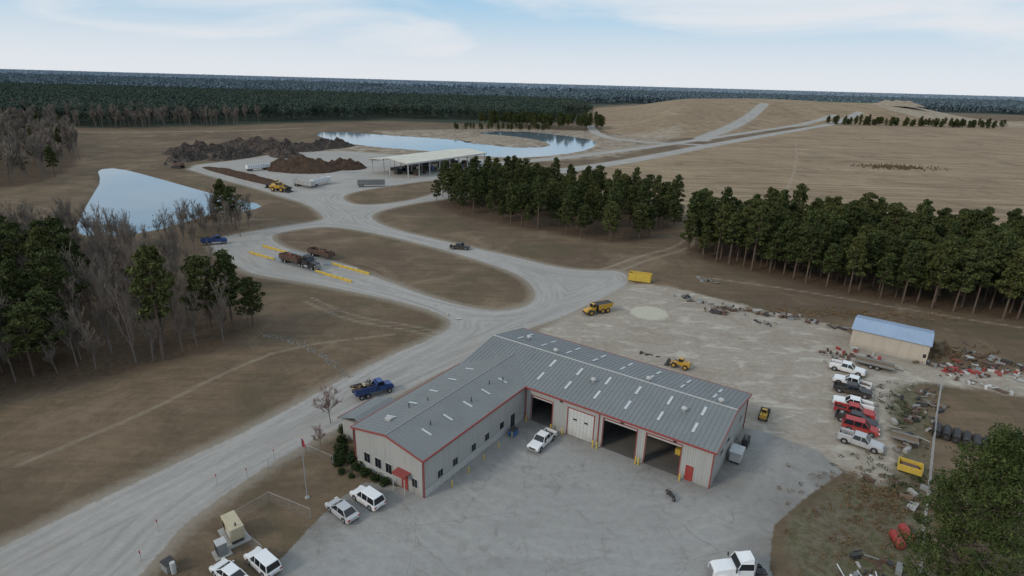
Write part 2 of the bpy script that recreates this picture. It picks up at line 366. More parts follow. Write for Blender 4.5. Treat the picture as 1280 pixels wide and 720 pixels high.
# ---------------------------------------------------------------- trees
def leaves(b,c,rx,rz,n,ls,k,asp=.5):
    i=b.mi(k); o=len(b.v)
    d=np.random.normal(size=(n,3)); d/=np.linalg.norm(d,axis=1)[:,None]; d*=np.random.uniform(.35,1,(n,1))**.5
    pc=d*np.array([rx,rx,rz])+np.array(c)
    u=np.random.normal(size=(n,3)); u/=np.linalg.norm(u,axis=1)[:,None]
    w=np.cross(u,np.random.normal(size=(n,3))); w/=np.linalg.norm(w,axis=1)[:,None]+1e-9
    s=ls*np.random.uniform(.6,1.3,(n,1))
    q=np.stack([pc-u*s,pc-w*s*asp,pc+u*s,pc+w*s*asp],1).reshape(-1,3)
    b.v+= [tuple(x) for x in q.tolist()]
    b.f+= [(o+4*j,o+4*j+1,o+4*j+2,o+4*j+3) for j in range(n)]; b.m+=[i]*n
def pine(seed,h=14,cr=3.2,nc=46,nl=58,ls=.33,k='pine',lo=.38,ex=2.2,cs=.31,asp=.5):
    random.seed(seed); np.random.seed(seed); b=MB()
    lean=(random.uniform(-.6,.6),random.uniform(-.6,.6)); pt=lambda t:(lean[0]*t*t,lean[1]*t*t,h*t)
    for i in range(6):
        t0,t1=i/6,(i+1)/6; b.cyl(pt(t0),pt(t1),h*.0125*(1-t0*.85)+.03,h*.0125*(1-t1*.85)+.03,'bark',6)
    for i in range(nc):
        t=lo+(1-lo)*((i+.5)/nc)**.9; e=(t-(lo+.12))/(1.04-lo-.12)
        R=cr*(1-max(e,0)**ex)*random.uniform(.5,1.18) if e>0 else cr*random.uniform(.4,.95)
        if random.random()<.14: R*=1.28
        a=i*2.4+random.uniform(-.5,.5); f=random.uniform(.3,1)
        p=pt(min(t,.97)); c=(p[0]+math.cos(a)*R*f,p[1]+math.sin(a)*R*f,h*t+random.uniform(-.4,.4))
        if f*R>.5: b.cyl((p[0],p[1],p[2]-.12*R-.2),c,.07,.02,'bark',3)
        s=random.uniform(.6,1.15)*cr*cs
        leaves(b,c,s,s*.55,nl,ls,k,asp)
    for i in range(5):
        t=random.uniform(.2,lo); p=pt(t); a=random.uniform(0,6.28); b.cyl(p,(p[0]+math.cos(a)*1.1,p[1]+math.sin(a)*1.1,p[2]+.1),.04,.015,'bark',3)
    o=b.obj('pine_mesh'); me=o.data; bpy.data.objects.remove(o); return me
PINES=[pine(11),pine(12,15,3.1,48),pine(13,12.5,3.7,46,lo=.3,ex=2.6),pine(14,16,3.0,44,lo=.45,ex=1.9),pine(15,14,3.5,44,lo=.34,ex=2.8)]
def bare(seed,h=11,k='twig',spread=.5,nb=(7,6,4,3),rm=.022,r0=.013):
    random.seed(seed); b=MB()
    def br(p,d,l,r,lev):
        q=p+d*l
        b.cyl(p,q,r,max(r*.55,rm*.8),'greybark' if lev<2 else k,4 if lev<2 else 3,caps=False)
        if lev>=len(nb): return
        for i in range(nb[lev]):
            f=random.uniform(.3,1); a=Vector((random.gauss(0,1),random.gauss(0,1),random.gauss(0,.4)))
            nd=(d*(1-spread*.3)+a.normalized()*spread*random.uniform(.6,1.2)+Vector((0,0,.25))).normalized()
            br(p+d*l*f,nd,l*random.uniform(.42,.68),max(r*.5,rm),lev+1)
    br(Vector((0,0,0)),Vector((random.uniform(-.06,.06),random.uniform(-.06,.06),1)).normalized(),h*.55,h*r0,0)
    o=b.obj('bare_mesh'); me=o.data; bpy.data.objects.remove(o); return me
BARE=[bare(21),bare(22,12,'twig',.42),bare(23,9,'twig',.55),bare(24,13,'twig',.38)]
BAREF=[bare(25,12,'twig',.42,(7,6,4),.085,.016),bare(26,13,'twig',.4,(7,6,4),.085,.016),bare(27,11,'twig',.5,(7,6,4),.085,.016)]

def scatter(poly,n,dmin,seed):
    r=random.Random(seed); xs=[p[0] for p in poly]; yy=[p[1] for p in poly]; out=[]; tries=0
    while len(out)<n and tries<n*60:
        tries+=1; x=r.uniform(min(xs),max(xs)); y=r.uniform(min(yy),max(yy))
        if abs(x)>y*.95+30: continue
        if not bool(inside(np.array([x]),np.array([y]),poly)[0]): continue
        if any((x-a)**2+(y-b)**2<dmin*dmin for a,b in out): continue
        out.append((x,y))
    return out
def grove(name,pts,meshes,smin,smax,seed,pn='pine'):
    r=random.Random(seed); e=empty(name)
    for i,(x,y) in enumerate(pts):
        s=r.uniform(smin,smax)*(1 if r.random()>.2 else .72); inst(r.choice(meshes),'%s_%d'%(pn,i+1),(x,y,gz(x,y)-.05),r.uniform(0,6.28),s,e,s*r.uniform(.85,1.15))
    return e
grove('pine_grove',scatter(CLM,190,3.0,1),PINES,.70,.98,1)
grove('pine_grove',scatter(CLR,320,3.5,2),PINES,.80,1.08,2)
LW_P=[(-82,66),(-77,74),(-73,82),(-76,92),(-84,103),(-94,122),(-130,140),(-200,150),(-180,60)]
grove('pine_grove',scatter(LW_P,120,3.7,3),PINES,.8,1.08,3)
grove('bare_tree_grove',scatter([(-76,77),(-58,88),(-50,99),(-52,112),(-80,132),(-112,160),(-150,165),(-150,120),(-95,90)],250,2.3,4),BARE,.65,1.1,4,'bare_tree')
grove('bare_tree_grove',scatter([(-112,146),(-90,146),(-80,160),(-84,184),(-94,196),(-106,180)],42,2.2,5),BARE,.6,1.0,5,'bare_tree')
grove('bare_tree_grove',scatter(FARLEFT,320,6.2,6),BAREF,1.0,1.5,6,'bare_tree')
grove('pine_grove',scatter(FARLEFT,45,9,16),PINES,.8,1.1,16)
grove('bare_tree_grove',scatter([(-560,480),(-413,496),(-330,500),(-285,535),(-240,590),(-300,590),(-560,560)],180,6,8),BAREF,1.1,1.6,8,'bare_tree')
for x,y,s,i in ((-58.6,88.7,1.24,3),(-63,94,1.0,1),(-56.4,100.6,1.05,4),(-53.0,102.0,1.08,0),(-50,104,.8,2),(-91,179.6,1.0,1),(-87,178,.95,4)):
    inst(PINES[i],'pine_tree',(x,y,gz(x,y)),i*1.3,s)
big=pine(41,18.5,6.4,180,150,.2,'pinefg',.16,1.25,.19,.3)
inst(big,'pine_tree',(42.6,43.0,0),.4,1.03); inst(big,'pine_tree',(50.5,35.5,0),2.4,.85)
def tile(seed,k,S,n,nq,ls,h):
    random.seed(seed);np.random.seed(seed);b=MB()
    for i in range(n):
        x,y=random.uniform(-S/2,S/2),random.uniform(-S/2,S/2); H=h*random.uniform(.75,1.15)
        leaves(b,(x,y,H*.78),h*.16,H*.22,nq,ls,k); leaves(b,(x,y,H*.45),h*.14,H*.3,nq//3,ls,k)
    o=b.obj('tile'); me=o.data; bpy.data.objects.remove(o); return me
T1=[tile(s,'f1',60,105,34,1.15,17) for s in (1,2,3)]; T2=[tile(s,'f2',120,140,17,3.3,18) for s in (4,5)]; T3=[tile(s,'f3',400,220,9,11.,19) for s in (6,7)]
def infor(x,y): 
    return bool(inside(np.array([x]),np.array([y]),FOR)[0])
e=empty('distant_forest'); r=random.Random(9); cnt=0
def clear(x,y): return (-700<x<250 and 2300<y<3300)
def lay(T,S,y0,y1,mar):
    global cnt
    y=y0
    while y<y1:
        W=y*.98+60; x=-W
        while x<W:
            xx=x+r.uniform(-4,4); 
            if infor(xx,y-mar) and infor(xx-mar*.6,y) and infor(xx+mar*.6,y) and not clear(xx,y):
                inst(r.choice(T),'forest_patch_%d'%cnt,(xx,y,0),r.choice((0,1.5708,3.1416,4.712)),1,e); cnt+=1
            x+=S*.93
        y+=S*.93
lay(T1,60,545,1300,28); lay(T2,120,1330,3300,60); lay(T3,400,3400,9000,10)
strip=empty('distant_tree_row')
for i in range(95):
    f=i/94; x=448+f*250+r.uniform(-5,5); y=872+f*8+r.uniform(-8,8)
    inst(PINES[i%5],'pine_%d'%i,(x,y,gz(x,y)-3),i,r.uniform(.75,1.1),strip)
for i in range(60):
    x=560+r.uniform(0,80); y=560+r.uniform(-30,60)
    inst(PINES[i%5],'pine_b%d'%i,(x,y,0),i,.95,strip)
for i in range(30):
    f=i/29; x=-60+f*95+r.uniform(-4,4); y=575+20*f+r.uniform(-6,6)
    inst(PINES[i%5],'pine_c%d'%i,(x,y,0),i,.55,strip)
for i in range(110):
    x=20+r.uniform(-60,75); y=655+r.uniform(-25,35)
    inst(PINES[i%5],'pine_d%d'%i,(x,y,0),i,r.uniform(.75,1.1),strip)

# ---------------------------------------------------------------- main building
O=(24.6,59.0)
bld=empty('metal_workshop_building',(O[0],O[1],0),AANG)
E,Rg=5.3,6.9; SL=(Rg-E)/8.25
def L(A_,B_): return (O[0]+A_*CA-B_*SA, O[1]+A_*SA+B_*CA)
def wallx(b,x0,x1,y,z1,ops,k='wall',th=.15):
    cur=x0
    for a,c,h in sorted(ops):
        if a>cur: b.box(cur,a,y,y+th,0,z1,k)
        b.box(a,c,y,y+th,h,z1,k); cur=c
    if cur<x1: b.box(cur,x1,y,y+th,0,z1,k)
b=MB()
doors=[(-25.6,-22.2,4.1),(-19.7,-15.8,4.2),(-14.4,-9.75,4.5),(-8.45,-3.95,4.5)]
wallx(b,-26.8,0,0,E,doors)
def gable(b,x,y0,y1,z,rise,k,th=.15,axis='y'):
    ym=(y0+y1)/2
    if axis=='y': vs=[(x,y0,0),(x,y1,0),(x,y1,z),(x,ym,z+rise),(x,y0,z)]; vs2=[(p[0]-th,p[1],p[2]) for p in vs]
    else: vs=[(y0,x,0),(y1,x,0),(y1,x,z),(ym,x,z+rise),(y0,x,z)]; vs2=[(p[0],p[1]+th,p[2]) for p in vs]
    b.add(vs+vs2,[tuple(range(5)),tuple(range(5,10))[::-1]]+[(i,(i+1)%5,5+(i+1)%5,5+i) for i in range(5)],k)
gable(b,0,.15,16.5,E,Rg-E-.06,'wall')
gable(b,-37.85,.15,16.5,E,Rg-E-.06,'wall')
b.box(-37.85,-.15,16.35,16.5,0,E,'wall')
gable(b,-21.5,-38,-26.95,E,1.0,'wall',axis='x')
b.box(-26.95,-26.8,-21.35,.15,0,E,'wall'); b.box(-38,-37.85,-21.35,.15,0,E,'wall')
b.box(-38,-27,-.1,.05,0,E-.1,'wall')
b.obj('walls',parent=bld)
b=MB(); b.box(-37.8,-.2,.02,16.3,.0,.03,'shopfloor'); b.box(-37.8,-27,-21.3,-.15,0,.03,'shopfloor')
b.box(-26.7,-.2,16.2,16.3,.03,5.2,'inner'); b.box(-.3,-.2,.2,16.19,.03,5.2,'inner'); b.box(-26.8,-26.7,.2,16.19,.03,5.2,'inner')  # dark liner panels added inside the walls; the bays' shade is in their colour
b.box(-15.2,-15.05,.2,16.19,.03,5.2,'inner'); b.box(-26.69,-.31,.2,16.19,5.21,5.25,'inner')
for x in (-24.5,-19,-12,-6): b.box(x,x+2.2,9,14.5,.6,2.6,random.choice(['yellow','dark','grey','white']),.2,.2); b.box(x+.1,x+2.1,9.4,14.2,.03,.6,'dark')
for i in range(30):
    x=random.uniform(-20,-1); y=random.uniform(4,15.5); s=random.uniform(.3,.9); b.box(x,x+s,y,y+s*.8,.03,.03+random.uniform(.4,1.6),random.choice(['rust','grey','yellowsteel','dark','scrapblue']))
b.obj('shop_floor_contents',parent=bld)
def slab(b,pts,k,th=.1):
    n=len(pts); b.add([(x,y,z) for x,y,z in pts]+[(x,y,z-th) for x,y,z in pts],[tuple(range(n)),tuple(range(n,2*n))[::-1]]+[(i,n+i,n+(i+1)%n,(i+1)%n) for i in range(n)],k)
z0=E+.12
b=MB()
slab(b,[(-38.3,-.35,z0-.35*SL),(.3,-.35,z0-.35*SL),(.3,8.25,z0+8.25*SL),(-38.3,8.25,z0+8.25*SL)],'roof')
slab(b,[(-38.3,8.255,z0+8.25*SL),(.3,8.255,z0+8.25*SL),(.3,16.85,z0-.35*SL),(-38.3,16.85,z0-.35*SL)],'roof')
xm=-32.4; hw=5.6; zl=z0+.02
LR=zl+hw*SL
slab(b,[(xm-hw-.3,-21.8,zl-.3*SL),(xm,-21.8,LR),(xm,hw,LR),(xm-hw-.3,-.3,zl-.3*SL)],'roof')
slab(b,[(xm+hw+.3,-21.8,zl-.3*SL),(xm+hw+.3,-.3,zl-.3*SL),(xm+.005,hw,LR),(xm+.005,-21.8,LR)],'roof')
b.obj('roof',parent=bld)
b=MB()
x=-38
while x<.2:
    s=hw-abs(x-xm) 
    y0=-.3 if s<0 else min(s,hw)
    b.add([(x-.035,y0,z0+y0*SL),(x+.035,y0,z0+y0*SL),(x+.035,8.2,z0+8.2*SL),(x-.035,8.2,z0+8.2*SL)]+[(x-.02,y0,z0+y0*SL+.06),(x+.02,y0,z0+y0*SL+.06),(x+.02,8.2,z0+8.2*SL+.06),(x-.02,8.2,z0+8.2*SL+.06)],[(4,5,6,7),(0,1,5,4),(1,2,6,5),(3,0,4,7)],'rib')
    b.add([(x-.035,16.8,z0-.3*SL),(x+.035,16.8,z0-.3*SL),(x+.035,8.3,z0+8.2*SL),(x-.035,8.3,z0+8.2*SL)]+[(x-.02,16.8,z0-.3*SL+.06),(x+.02,16.8,z0-.3*SL+.06),(x+.02,8.3,z0+8.2*SL+.06),(x-.02,8.3,z0+8.2*SL+.06)],[(7,6,5,4),(4,5,1,0),(5,6,2,1),(7,4,0,3)],'rib')
    x+=.61
y=-21.6
while y<5.4:
    for sg in (-1,1):
        s0=max(0,y) ; xe=xm+sg*(hw+.25-s0) ; ze=zl+(-.25+s0)*SL; xr=xm+sg*.05; zr=LR
        b.add([(xe,y-.035,ze),(xe,y+.035,ze),(xr,y+.035,zr),(xr,y-.035,zr),(xe,y-.02,ze+.06),(xe,y+.02,ze+.06),(xr,y+.02,zr+.06),(xr,y-.02,zr+.06)],[(4,5,6,7),(0,1,5,4),(1,2,6,5),(2,3,7,6),(3,0,4,7)],'rib')
    y+=.61
b.box(-38.3,.3,8.13,8.37,z0+8.25*SL-.02,z0+8.25*SL+.05,'lgrey'); b.box(xm-.12,xm+.12,-21.8,hw-.2,LR-.02,LR+.05,'rib')
b.obj('roof_ribs',parent=bld)
b=MB()
for i,x in enumerate([-35,-30.5,-26,-21.5,-17,-12.5,-8,-3.5]):
    for (yy,s) in ((2.6,1),(6.0,1),(11,-1),(14,-1)):
        if yy<8 and x<-27: continue
        d=.9; zz=lambda Y_: z0+(Y_ if Y_<8.25 else 16.5-Y_)*SL+.07
        b.add([(x,yy-d,zz(yy-d)),(x+.36,yy-d,zz(yy-d)),(x+.36,yy+d,zz(yy+d)),(x,yy+d,zz(yy+d))],[(0,1,2,3)],'skylight')
for y in (-18,-14,-10,-6,-2):
    for sg in (-1,1):
        xa,xb=xm+sg*2.2,xm+sg*3.7
        b.add([(xa,y,zl+(hw-2.2)*SL+.07),(xb,y,zl+(hw-3.7)*SL+.07),(xb,y+.32,zl+(hw-3.7)*SL+.07),(xa,y+.32,zl+(hw-2.2)*SL+.07)],[(0,1,2,3) if sg<0 else (3,2,1,0)],'skylight')
b.obj('skylight_panels',parent=bld)
b=MB()
for x,yy in ((-33.5,11.5),(-27,8.9),(-18.5,4.8),(-5.5,4.8),(-12,8.9),(-2,8.9)):
    zz=z0+(yy if yy<8.25 else 16.5-yy)*SL
    b.cyl((x,yy,zz-.1),(x,yy,zz+.45),.24,.24,'pole',10); b.cyl((x,yy,zz+.45),(x,yy,zz+.62),.42,.38,'lgrey',10); b.cyl((x,yy,zz+.62),(x,yy,zz+.8),.38,.1,'lgrey',10)
for x,yy in ((-35,-15),(-29.5,-9),(-34,-12.5),(-30,-16.5),(-30.2,-4),(-29.3,-2)):
    b.cyl((x,yy,E+.3),(x,yy,E+1.35),.07,.07,'dark',8)
b.box(-35.3,-34.5,-19,-18.2,E+.5,E+1.1,'lgrey')
b.obj('roof_vents',parent=bld,bevel=.01)
b=MB(); t='trim'; g=.2
ze=z0-.35*SL
b.box(xm+hw+.35,.32,-.47,-.36,ze-g,ze+.03,t)
b.box(-38.3,.32,16.86,16.95,ze-g,ze+.03,t)
b.box(xm+hw+.31,xm+hw+.42,-21.8,-.48,zl-.3*SL-g,zl-.3*SL+.03,t)
b.box(xm-hw-.42,xm-hw-.31,-21.8,-.4,zl-.3*SL-g,zl-.3*SL+.03,t)
def rake(b,p,q,th,ax):
    p=Vector(p);q=Vector(q); o=Vector((th,0,0)) if ax=='x' else Vector((0,-th,0)); up=Vector((0,0,.05)); dn=Vector((0,0,-.18))
    b.add([p+dn,q+dn,q+up,p+up,p+dn+o,q+dn+o,q+up+o,p+up+o],[(0,1,2,3),(7,6,5,4),(0,4,5,1),(1,5,6,2),(2,6,7,3),(3,7,4,0)],t)
rake(b,(.305,-.35,ze),(.305,8.25,z0+8.25*SL),.07,'x'); rake(b,(.305,8.25,z0+8.25*SL),(.305,16.85,ze),.07,'x')
rake(b,(xm-hw-.3,-21.81,zl-.3*SL),(xm,-21.81,LR),.07,'y'); rake(b,(xm,-21.81,LR),(xm+hw+.3,-21.81,zl-.3*SL),.07,'y')
for x,y in ((-.1,-.09),(-15.1,-.09),(-26.6,-.09)): b.box(x,x+.12,y-.04,y+.085,0,ze-g-.01,t)
b.box(-26.8,-26.68,-21.5,-21.38,0,E-.12,t); b.box(-38.12,-38.003,-21.62,-21.48,0,E-.12,t); b.box(.003,.12,16.38,16.5,0,E-.15,t)
for a,c,h in doors:
    b.box(a-.12,a-.003,-.05,-.003,0,h,t); b.box(c+.003,c+.12,-.05,-.003,0,h,t); b.box(a-.12,c+.12,-.05,-.003,h+.003,h+.14,t)
b.obj('red_trim',parent=bld)
b=MB()
b.box(-19.7,-15.8,.06,.12,0,4.2,'wallwhite')
for i in range(1,7): b.box(-19.7,-15.8,.04,.058,i*.6-.02,i*.6+.02,'lgrey')
for i in (-18.9,-17.2): b.box(i,i+.55,.03,.055,2.55,2.8,'glass')
for a,c,h in (doors[0],doors[2],doors[3]): b.box(a,c,.16,.3,h-.35,h,'lgrey')
b.box(-3.1,-2.15,-.06,-.004,0,2.15,'scrapred'); b.box(-3.2,-2.05,-.03,-.003,2.16,2.26,'lgrey')
def winx(x,z,w,h,y):
    b.box(x-.08,x+w+.08,y-.06,y-.004,z-.08,z+h+.08,'lgrey'); b.box(x,x+w/2-.02,y-.075,y-.062,z,z+h,'glass'); b.box(x+w/2+.02,x+w,y-.075,y-.062,z,z+h,'glass')
def winy(y,z,w,h,x):
    b.box(x+.004,x+.06,y-.08,y+w+.08,z-.08,z+h+.08,'lgrey'); b.box(x+.062,x+.075,y,y+w/2-.02,z,z+h,'glass'); b.box(x+.062,x+.075,y+w/2+.02,y+w,z,z+h,'glass')
for x in (-36.5,-34.6,-32.8): winx(x,1.1,1.0,1.3,-21.5)
for y in (-19,-16.2,-12.5,-9.6,-6.2): winy(y,1.2,.9,1.0,-26.8)
winy(-3.6,0.05,1.0,2.1,-26.8)
b.box(-26.79,-26.74,-21.3,-.1,0,.9,'lgrey'); 
b.box(-37.8,-31.2,-21.56,-21.505,0,.9,'lgrey')
b.box(-30.2,-29.2,-21.58,-21.505,0,2.15,'scrapred')
b.box(-30.7,-28.7,-22.6,-21.5,2.55,2.66,'trim'); b.box(-30.7,-28.7,-22.6,-22.52,2.35,2.549,'trim')
for x in (-30.65,-28.83): b.box(x,x+.08,-22.58,-22.5,0,2.34,'lgrey')
winx(-28.5,1.0,.8,1.1,-21.5)
b.box(.004,.06,9,10,0,2.15,'lgrey')
for y in (3,6,12.5): winy(y,2.9,1.2,.7,0)
for x in (-12,-21,-5): b.box(x,x+.35,-.22,-.004,4.72,4.88,'dark')
b.obj('doors_and_windows',parent=bld)
b=MB()
b.box(-44,-38.005,-18.5,-12.5,0,2.9,'wall')
slab(b,[(-44.4,-18.9,2.95),(-41.2,-18.9,4.1),(-41.2,-12.1,4.1),(-44.4,-12.1,2.95)],'roof'); slab(b,[(-41.195,-18.9,4.1),(-38.02,-18.9,3.05),(-38.02,-12.1,3.05),(-41.195,-12.1,4.1)],'roof')
b.box(-42,-41,-18.56,-18.505,0,2.1,'glass'); b.box(-44.06,-44.005,-16,-14.8,.9,2,'glass')
b.box(-44.5,-44.41,-18.9,-12.1,2.75,2.98,'trim')
b.obj('entrance_annex',parent=bld)
def AB(mb,name,a,bb,rz=0,**k):
    x,y=L(a,bb); return mb.obj(name,(x,y,gz(x,y)),AANG+rz,**k)
for a in (-26,-21.9,-20.1,-15.4,-14.8,-9.3,-8.9,-3.5):
    b=MB(); b.cyl((0,0,0),(0,0,1.0),.1,.1,'yellowsteel',10); b.cyl((0,0,1.0),(0,0,1.06),.1,.03,'yellowsteel',10); AB(b,'bollard',a,-.7)
for i in range(5):
    b=MB(); b.cyl((0,0,0),(0,0,.9),.08,.08,'yellowsteel',10); b.cyl((0,0,.9),(0,0,.95),.08,.03,'yellowsteel',10); AB(b,'bollard',-25.4,-18+i*3.2)
b=MB(); b.box(-.8,.8,-.6,.6,.1,1.2,'scrapblue',.0,.1); b.box(-.85,.85,-.65,.65,1.2,1.27,'dark'); b.box(-.6,.6,-.5,.5,0,.1,'dark'); AB(b,'small_dumpster',-25.6,-4.6,90,bevel=.02,scale=.75)

# ---------------------------------------------------------------- shed
sh=empty('storage_shed',(64.6,102.0,0),AANG-2)
b=MB(); W_,D_=12.2,8.5
b.box(0,W_,0,.12,0,3.7,'walltan'); b.box(0,W_,D_-.12,D_,0,3.7,'walltan')
for x in (0,W_-.12): b.add([(x,.12,0),(x,D_-.12,0),(x,D_-.12,3.7),(x,D_/2,4.5),(x,.12,3.7),(x+.12,.12,0),(x+.12,D_-.12,0),(x+.12,D_-.12,3.7),(x+.12,D_/2,4.5),(x+.12,.12,3.7)],[(4,3,2,1,0),(5,6,7,8,9)]+[(i,(i+1)%5,5+(i+1)%5,5+i) for i in range(5)],'walltan')
b.obj('walls',parent=sh)
b=MB(); slab(b,[(-.25,-.3,3.72),(W_+.25,-.3,3.72),(W_+.25,D_/2,4.62),(-.25,D_/2,4.62)],'roofblue'); slab(b,[(-.25,D_/2+.005,4.62),(W_+.25,D_/2+.005,4.62),(W_+.25,D_+.3,3.72),(-.25,D_+.3,3.72)],'roofblue'); b.obj('roof',parent=sh)
b=MB(); b.box(W_-.7,W_-.25,-.03,-.003,1.2,1.9,'glass'); b.box(W_+.003,W_+.05,1.5,2.4,0,2.1,'lgrey'); b.box(W_+.003,W_+.05,4,7,0,3,'wallwhite'); b.box(-.05,W_+.05,-.06,-.003,0,.25,'concrete'); b.obj('doors',parent=sh)

# ---------------------------------------------------------------- pavilion
pv=empty('open_sided_pavilion',(-73.6,301,0),AANG)
W_,D_=26,64
b=MB(); zc=7.2
slab(b,[(0,-1,zc),(13,-1,zc+1.5),(13,D_,zc+1.5),(0,D_,zc)],'roofcream',.25); slab(b,[(13.01,-1,zc+1.5),(26,-1,zc),(26,D_,zc),(13.01,D_,zc+1.5)],'roofcream',.25)
b.box(-.1,0,-1,D_,zc-.7,zc+.05,'lgrey'); b.box(26,26.1,-1,D_,zc-.7,zc+.05,'lgrey'); b.obj('roof',parent=pv)
b=MB()
for i in range(9):
    for x in (.6,13,25.4): 
        y=i*7.8+.4; b.box(x-.2,x+.2,y-.2,y+.2,0,zc-.2,'lgrey')
    b.box(.6,25.4,y-.12,y+.12,zc-.75,zc-.3,'lgrey')
b.box(.4,.7,12,D_-1,0,1.6,'concrete'); b.obj('columns',parent=pv)
b=MB()
for i in range(34):
    x=random.uniform(3,22); y=random.uniform(4,60); s=random.uniform(1,3); b.box(x,x+s,y,y+s*1.4,0,random.uniform(1,3),random.choice(['dark','dark','scrapblue','grey','rust','inner','inner']),.1,.1)
b.obj('stored_equipment',parent=pv,bevel=.1)

# ---------------------------------------------------------------- vehicles
def wheel(b,x,y,r=.38,w=.26,side=1,k='chrome'):
    b.cyl((x,y-w/2,r),(x,y+w/2,r),r,r,'rubber',14); b.cyl((x,y+side*w/2,r),(x,y+side*(w/2+.02),r),r*.58,r*.5,k,10)
def house(b,x0,x1,z0,z1,w,k,f=.55,r=.25,t=.18,mid=()):
    lo=[(x0,-w,z0),(x1,-w,z0),(x1,w,z0),(x0,w,z0)]; hi=[(x0+r,-w+t,z1),(x1-f,-w+t,z1),(x1-f,w-t,z1),(x0+r,w-t,z1)]
    b.add(lo+hi,[(0,1,5,4),(1,2,6,5),(2,3,7,6),(3,0,4,7)],'glass')
    b.box(x0+r-.03,x1-f+.03,-w+t-.02,w-t+.02,z1,z1+.06,k,.08,.06)
    for i in range(4): b.cyl(lo[i],hi[i],.055,.05,k,5)
    for mx in mid:
        for s in (-1,1): b.cyl((mx,s*w,z0),(mx,s*(w-t),z1),.05,.045,k,5)
def pickup(k,bed='open',cargo=None,L_=5.8):
    b=MB(); w=.98
    b.prism([(-1.0,.4),(-1.0,1.15),(1.1,1.15),(2.6,1.04),(2.82,.92),(2.86,.5),(2.6,.4)],-w,w,k,inset=.06,zin=.95)
    b.box(-2.8,-1.0,-w+.02,w-.02,.45,.62,'dark'); 
    for s in (-1,1): b.box(-2.8,-1.02,s*w-.06 if s>0 else -w,w if s>0 else -w+.06,.45,1.12,k)
    b.box(-2.86,-2.78,-w,w,.5,1.12,k); b.box(-1.1,-1.01,-w+.06,w-.06,.6,1.15,k)
    house(b,-1.0,1.15,1.15,1.78,.92,k,.62,.12,.16,(.05,))
    b.box(-2.98,-2.87,-.9,.9,.42,.6,'chrome'); b.box(2.84,2.98,-.95,.95,.42,.66,'chrome'); b.box(2.80,2.88,-.55,.55,.68,.9,'dark')
    for s in (-1,1):
        b.box(2.78,2.87,s*.78-.16,s*.78+.16,.72,.9,'lamp'); b.box(-2.88,-2.8,s*.88-.08,s*.88+.08,.72,1.05,'tail')
        b.box(.75,.9,s*1.1-.1,s*1.1+.1,1.15,1.35,'dark')
        for x in (-1.9,1.85): b.cyl((x,s*.965,.42),(x,s*.99,.42),.5,.5,'dark',14); wheel(b,x,s*.9,.4,.26,s)
    if cargo: 
        for i in range(9): 
            x=random.uniform(-2.6,-1.4); y=random.uniform(-.6,.6); b.box(x,x+.4,y-.2,y+.2,.62,random.uniform(.8,1.3),random.choice(cargo))
    if bed=='util':
        for s in (-1,1): b.box(-2.85,-1.05,min(s*.7,s*1.02),max(s*.7,s*1.02),1.122,1.45,k)
        b.cyl((-2.7,-.85,1.45),(-2.7,-.85,1.9),.03,.03,'dark'); b.cyl((-2.7,.85,1.45),(-2.7,.85,1.9),.03,.03,'dark'); b.cyl((-2.7,-.85,1.9),(-2.7,.85,1.9),.03,.03,'dark')
    return b
def car(k,suv=False):
    b=MB(); w=.9; L2=2.35; zt=1.72 if suv else 1.42; zb=1.0 if suv else .9
    b.prism([(-L2,.45),(-L2-.02,.8),(-L2+.1,zb),(L2-1.2,zb),(L2-.25,zb-.14),(L2,.65),(L2,.4),(L2-.3,.28),(-L2+.3,.28)],-w,w,k,inset=.08,zin=.75)
    if suv: house(b,-L2+.1,1.15,zb,zt,.83,k,.75,.22,.14,(-.9,.1))
    else: house(b,-L2+.55,1.3,zb,zt,.80,k,.9,.65,.18,(-.1,))
    for s in (-1,1):
        b.box(L2-.12,L2+.01,s*.68-.17,s*.68+.17,.62,.76,'lamp'); b.box(-L2-.03,-L2+.08,s*.72-.15,s*.72+.15,.68,.85,'tail'); b.box(.75,.88,s*.98-.09,s*.98+.09,zb,zb+.14,k)
        for x in (-1.4,1.42): b.cyl((x,s*.885,.36),(x,s*.905,.36),.42,.42,'dark',14); wheel(b,x,s*.81,.34,.22,s)
    b.box(L2-.02,L2+.02,-.45,.45,.45,.62,'dark'); b.box(-L2-.035,-L2,-.3,.3,.5,.62,'lgrey')
    return b
def put(b,name,x,y,ang,bevel=.03,z=None,scale=1): return b.obj(name,(x,y,gz(x,y)+.02 if z is None else z),ang,bevel=bevel,scale=scale)
BANG=56.5
put(pickup('white'),'pickup_truck',4.6,67.3,BANG+180,scale=.88)
put(car('silver'),'parked_car',-18.2,52.9,AANG+180-6,scale=.93); put(car('white',True),'parked_suv',-15.9,55.0,AANG+180-4,scale=.95)
put(car('white',True),'parked_suv',-23.9,45.2,AANG+180-4,scale=.92); put(car('white'),'parked_car',-26.5,43.7,AANG+180,scale=.92)
cars=[(59.2,91.2,'white','util'),(57.3,86.2,'white','open'),(56,83.6,'black','open'),(53.6,79.1,'white','util'),(52.7,77.0,'red','open'),(51.7,74.6,'black','open'),(51.2,72.4,'red','open'),(49.2,69.0,'silver','util')]
for i,(x,y,k,bd) in enumerate(cars):
    if i==6: put(car('red',True),'parked_suv',x-.8,y+.2,AANG+2)
    else: put(pickup(k,bd,['dark','rust','grey','wood'] if i%2 else None),'pickup_truck',x-.8,y,AANG+random.uniform(-4,6)+(180 if i in (1,3) else 0),scale=.96)
put(pickup('black','open',['wood','tan','rust']),'pickup_truck',-15.3,162.5,-8)

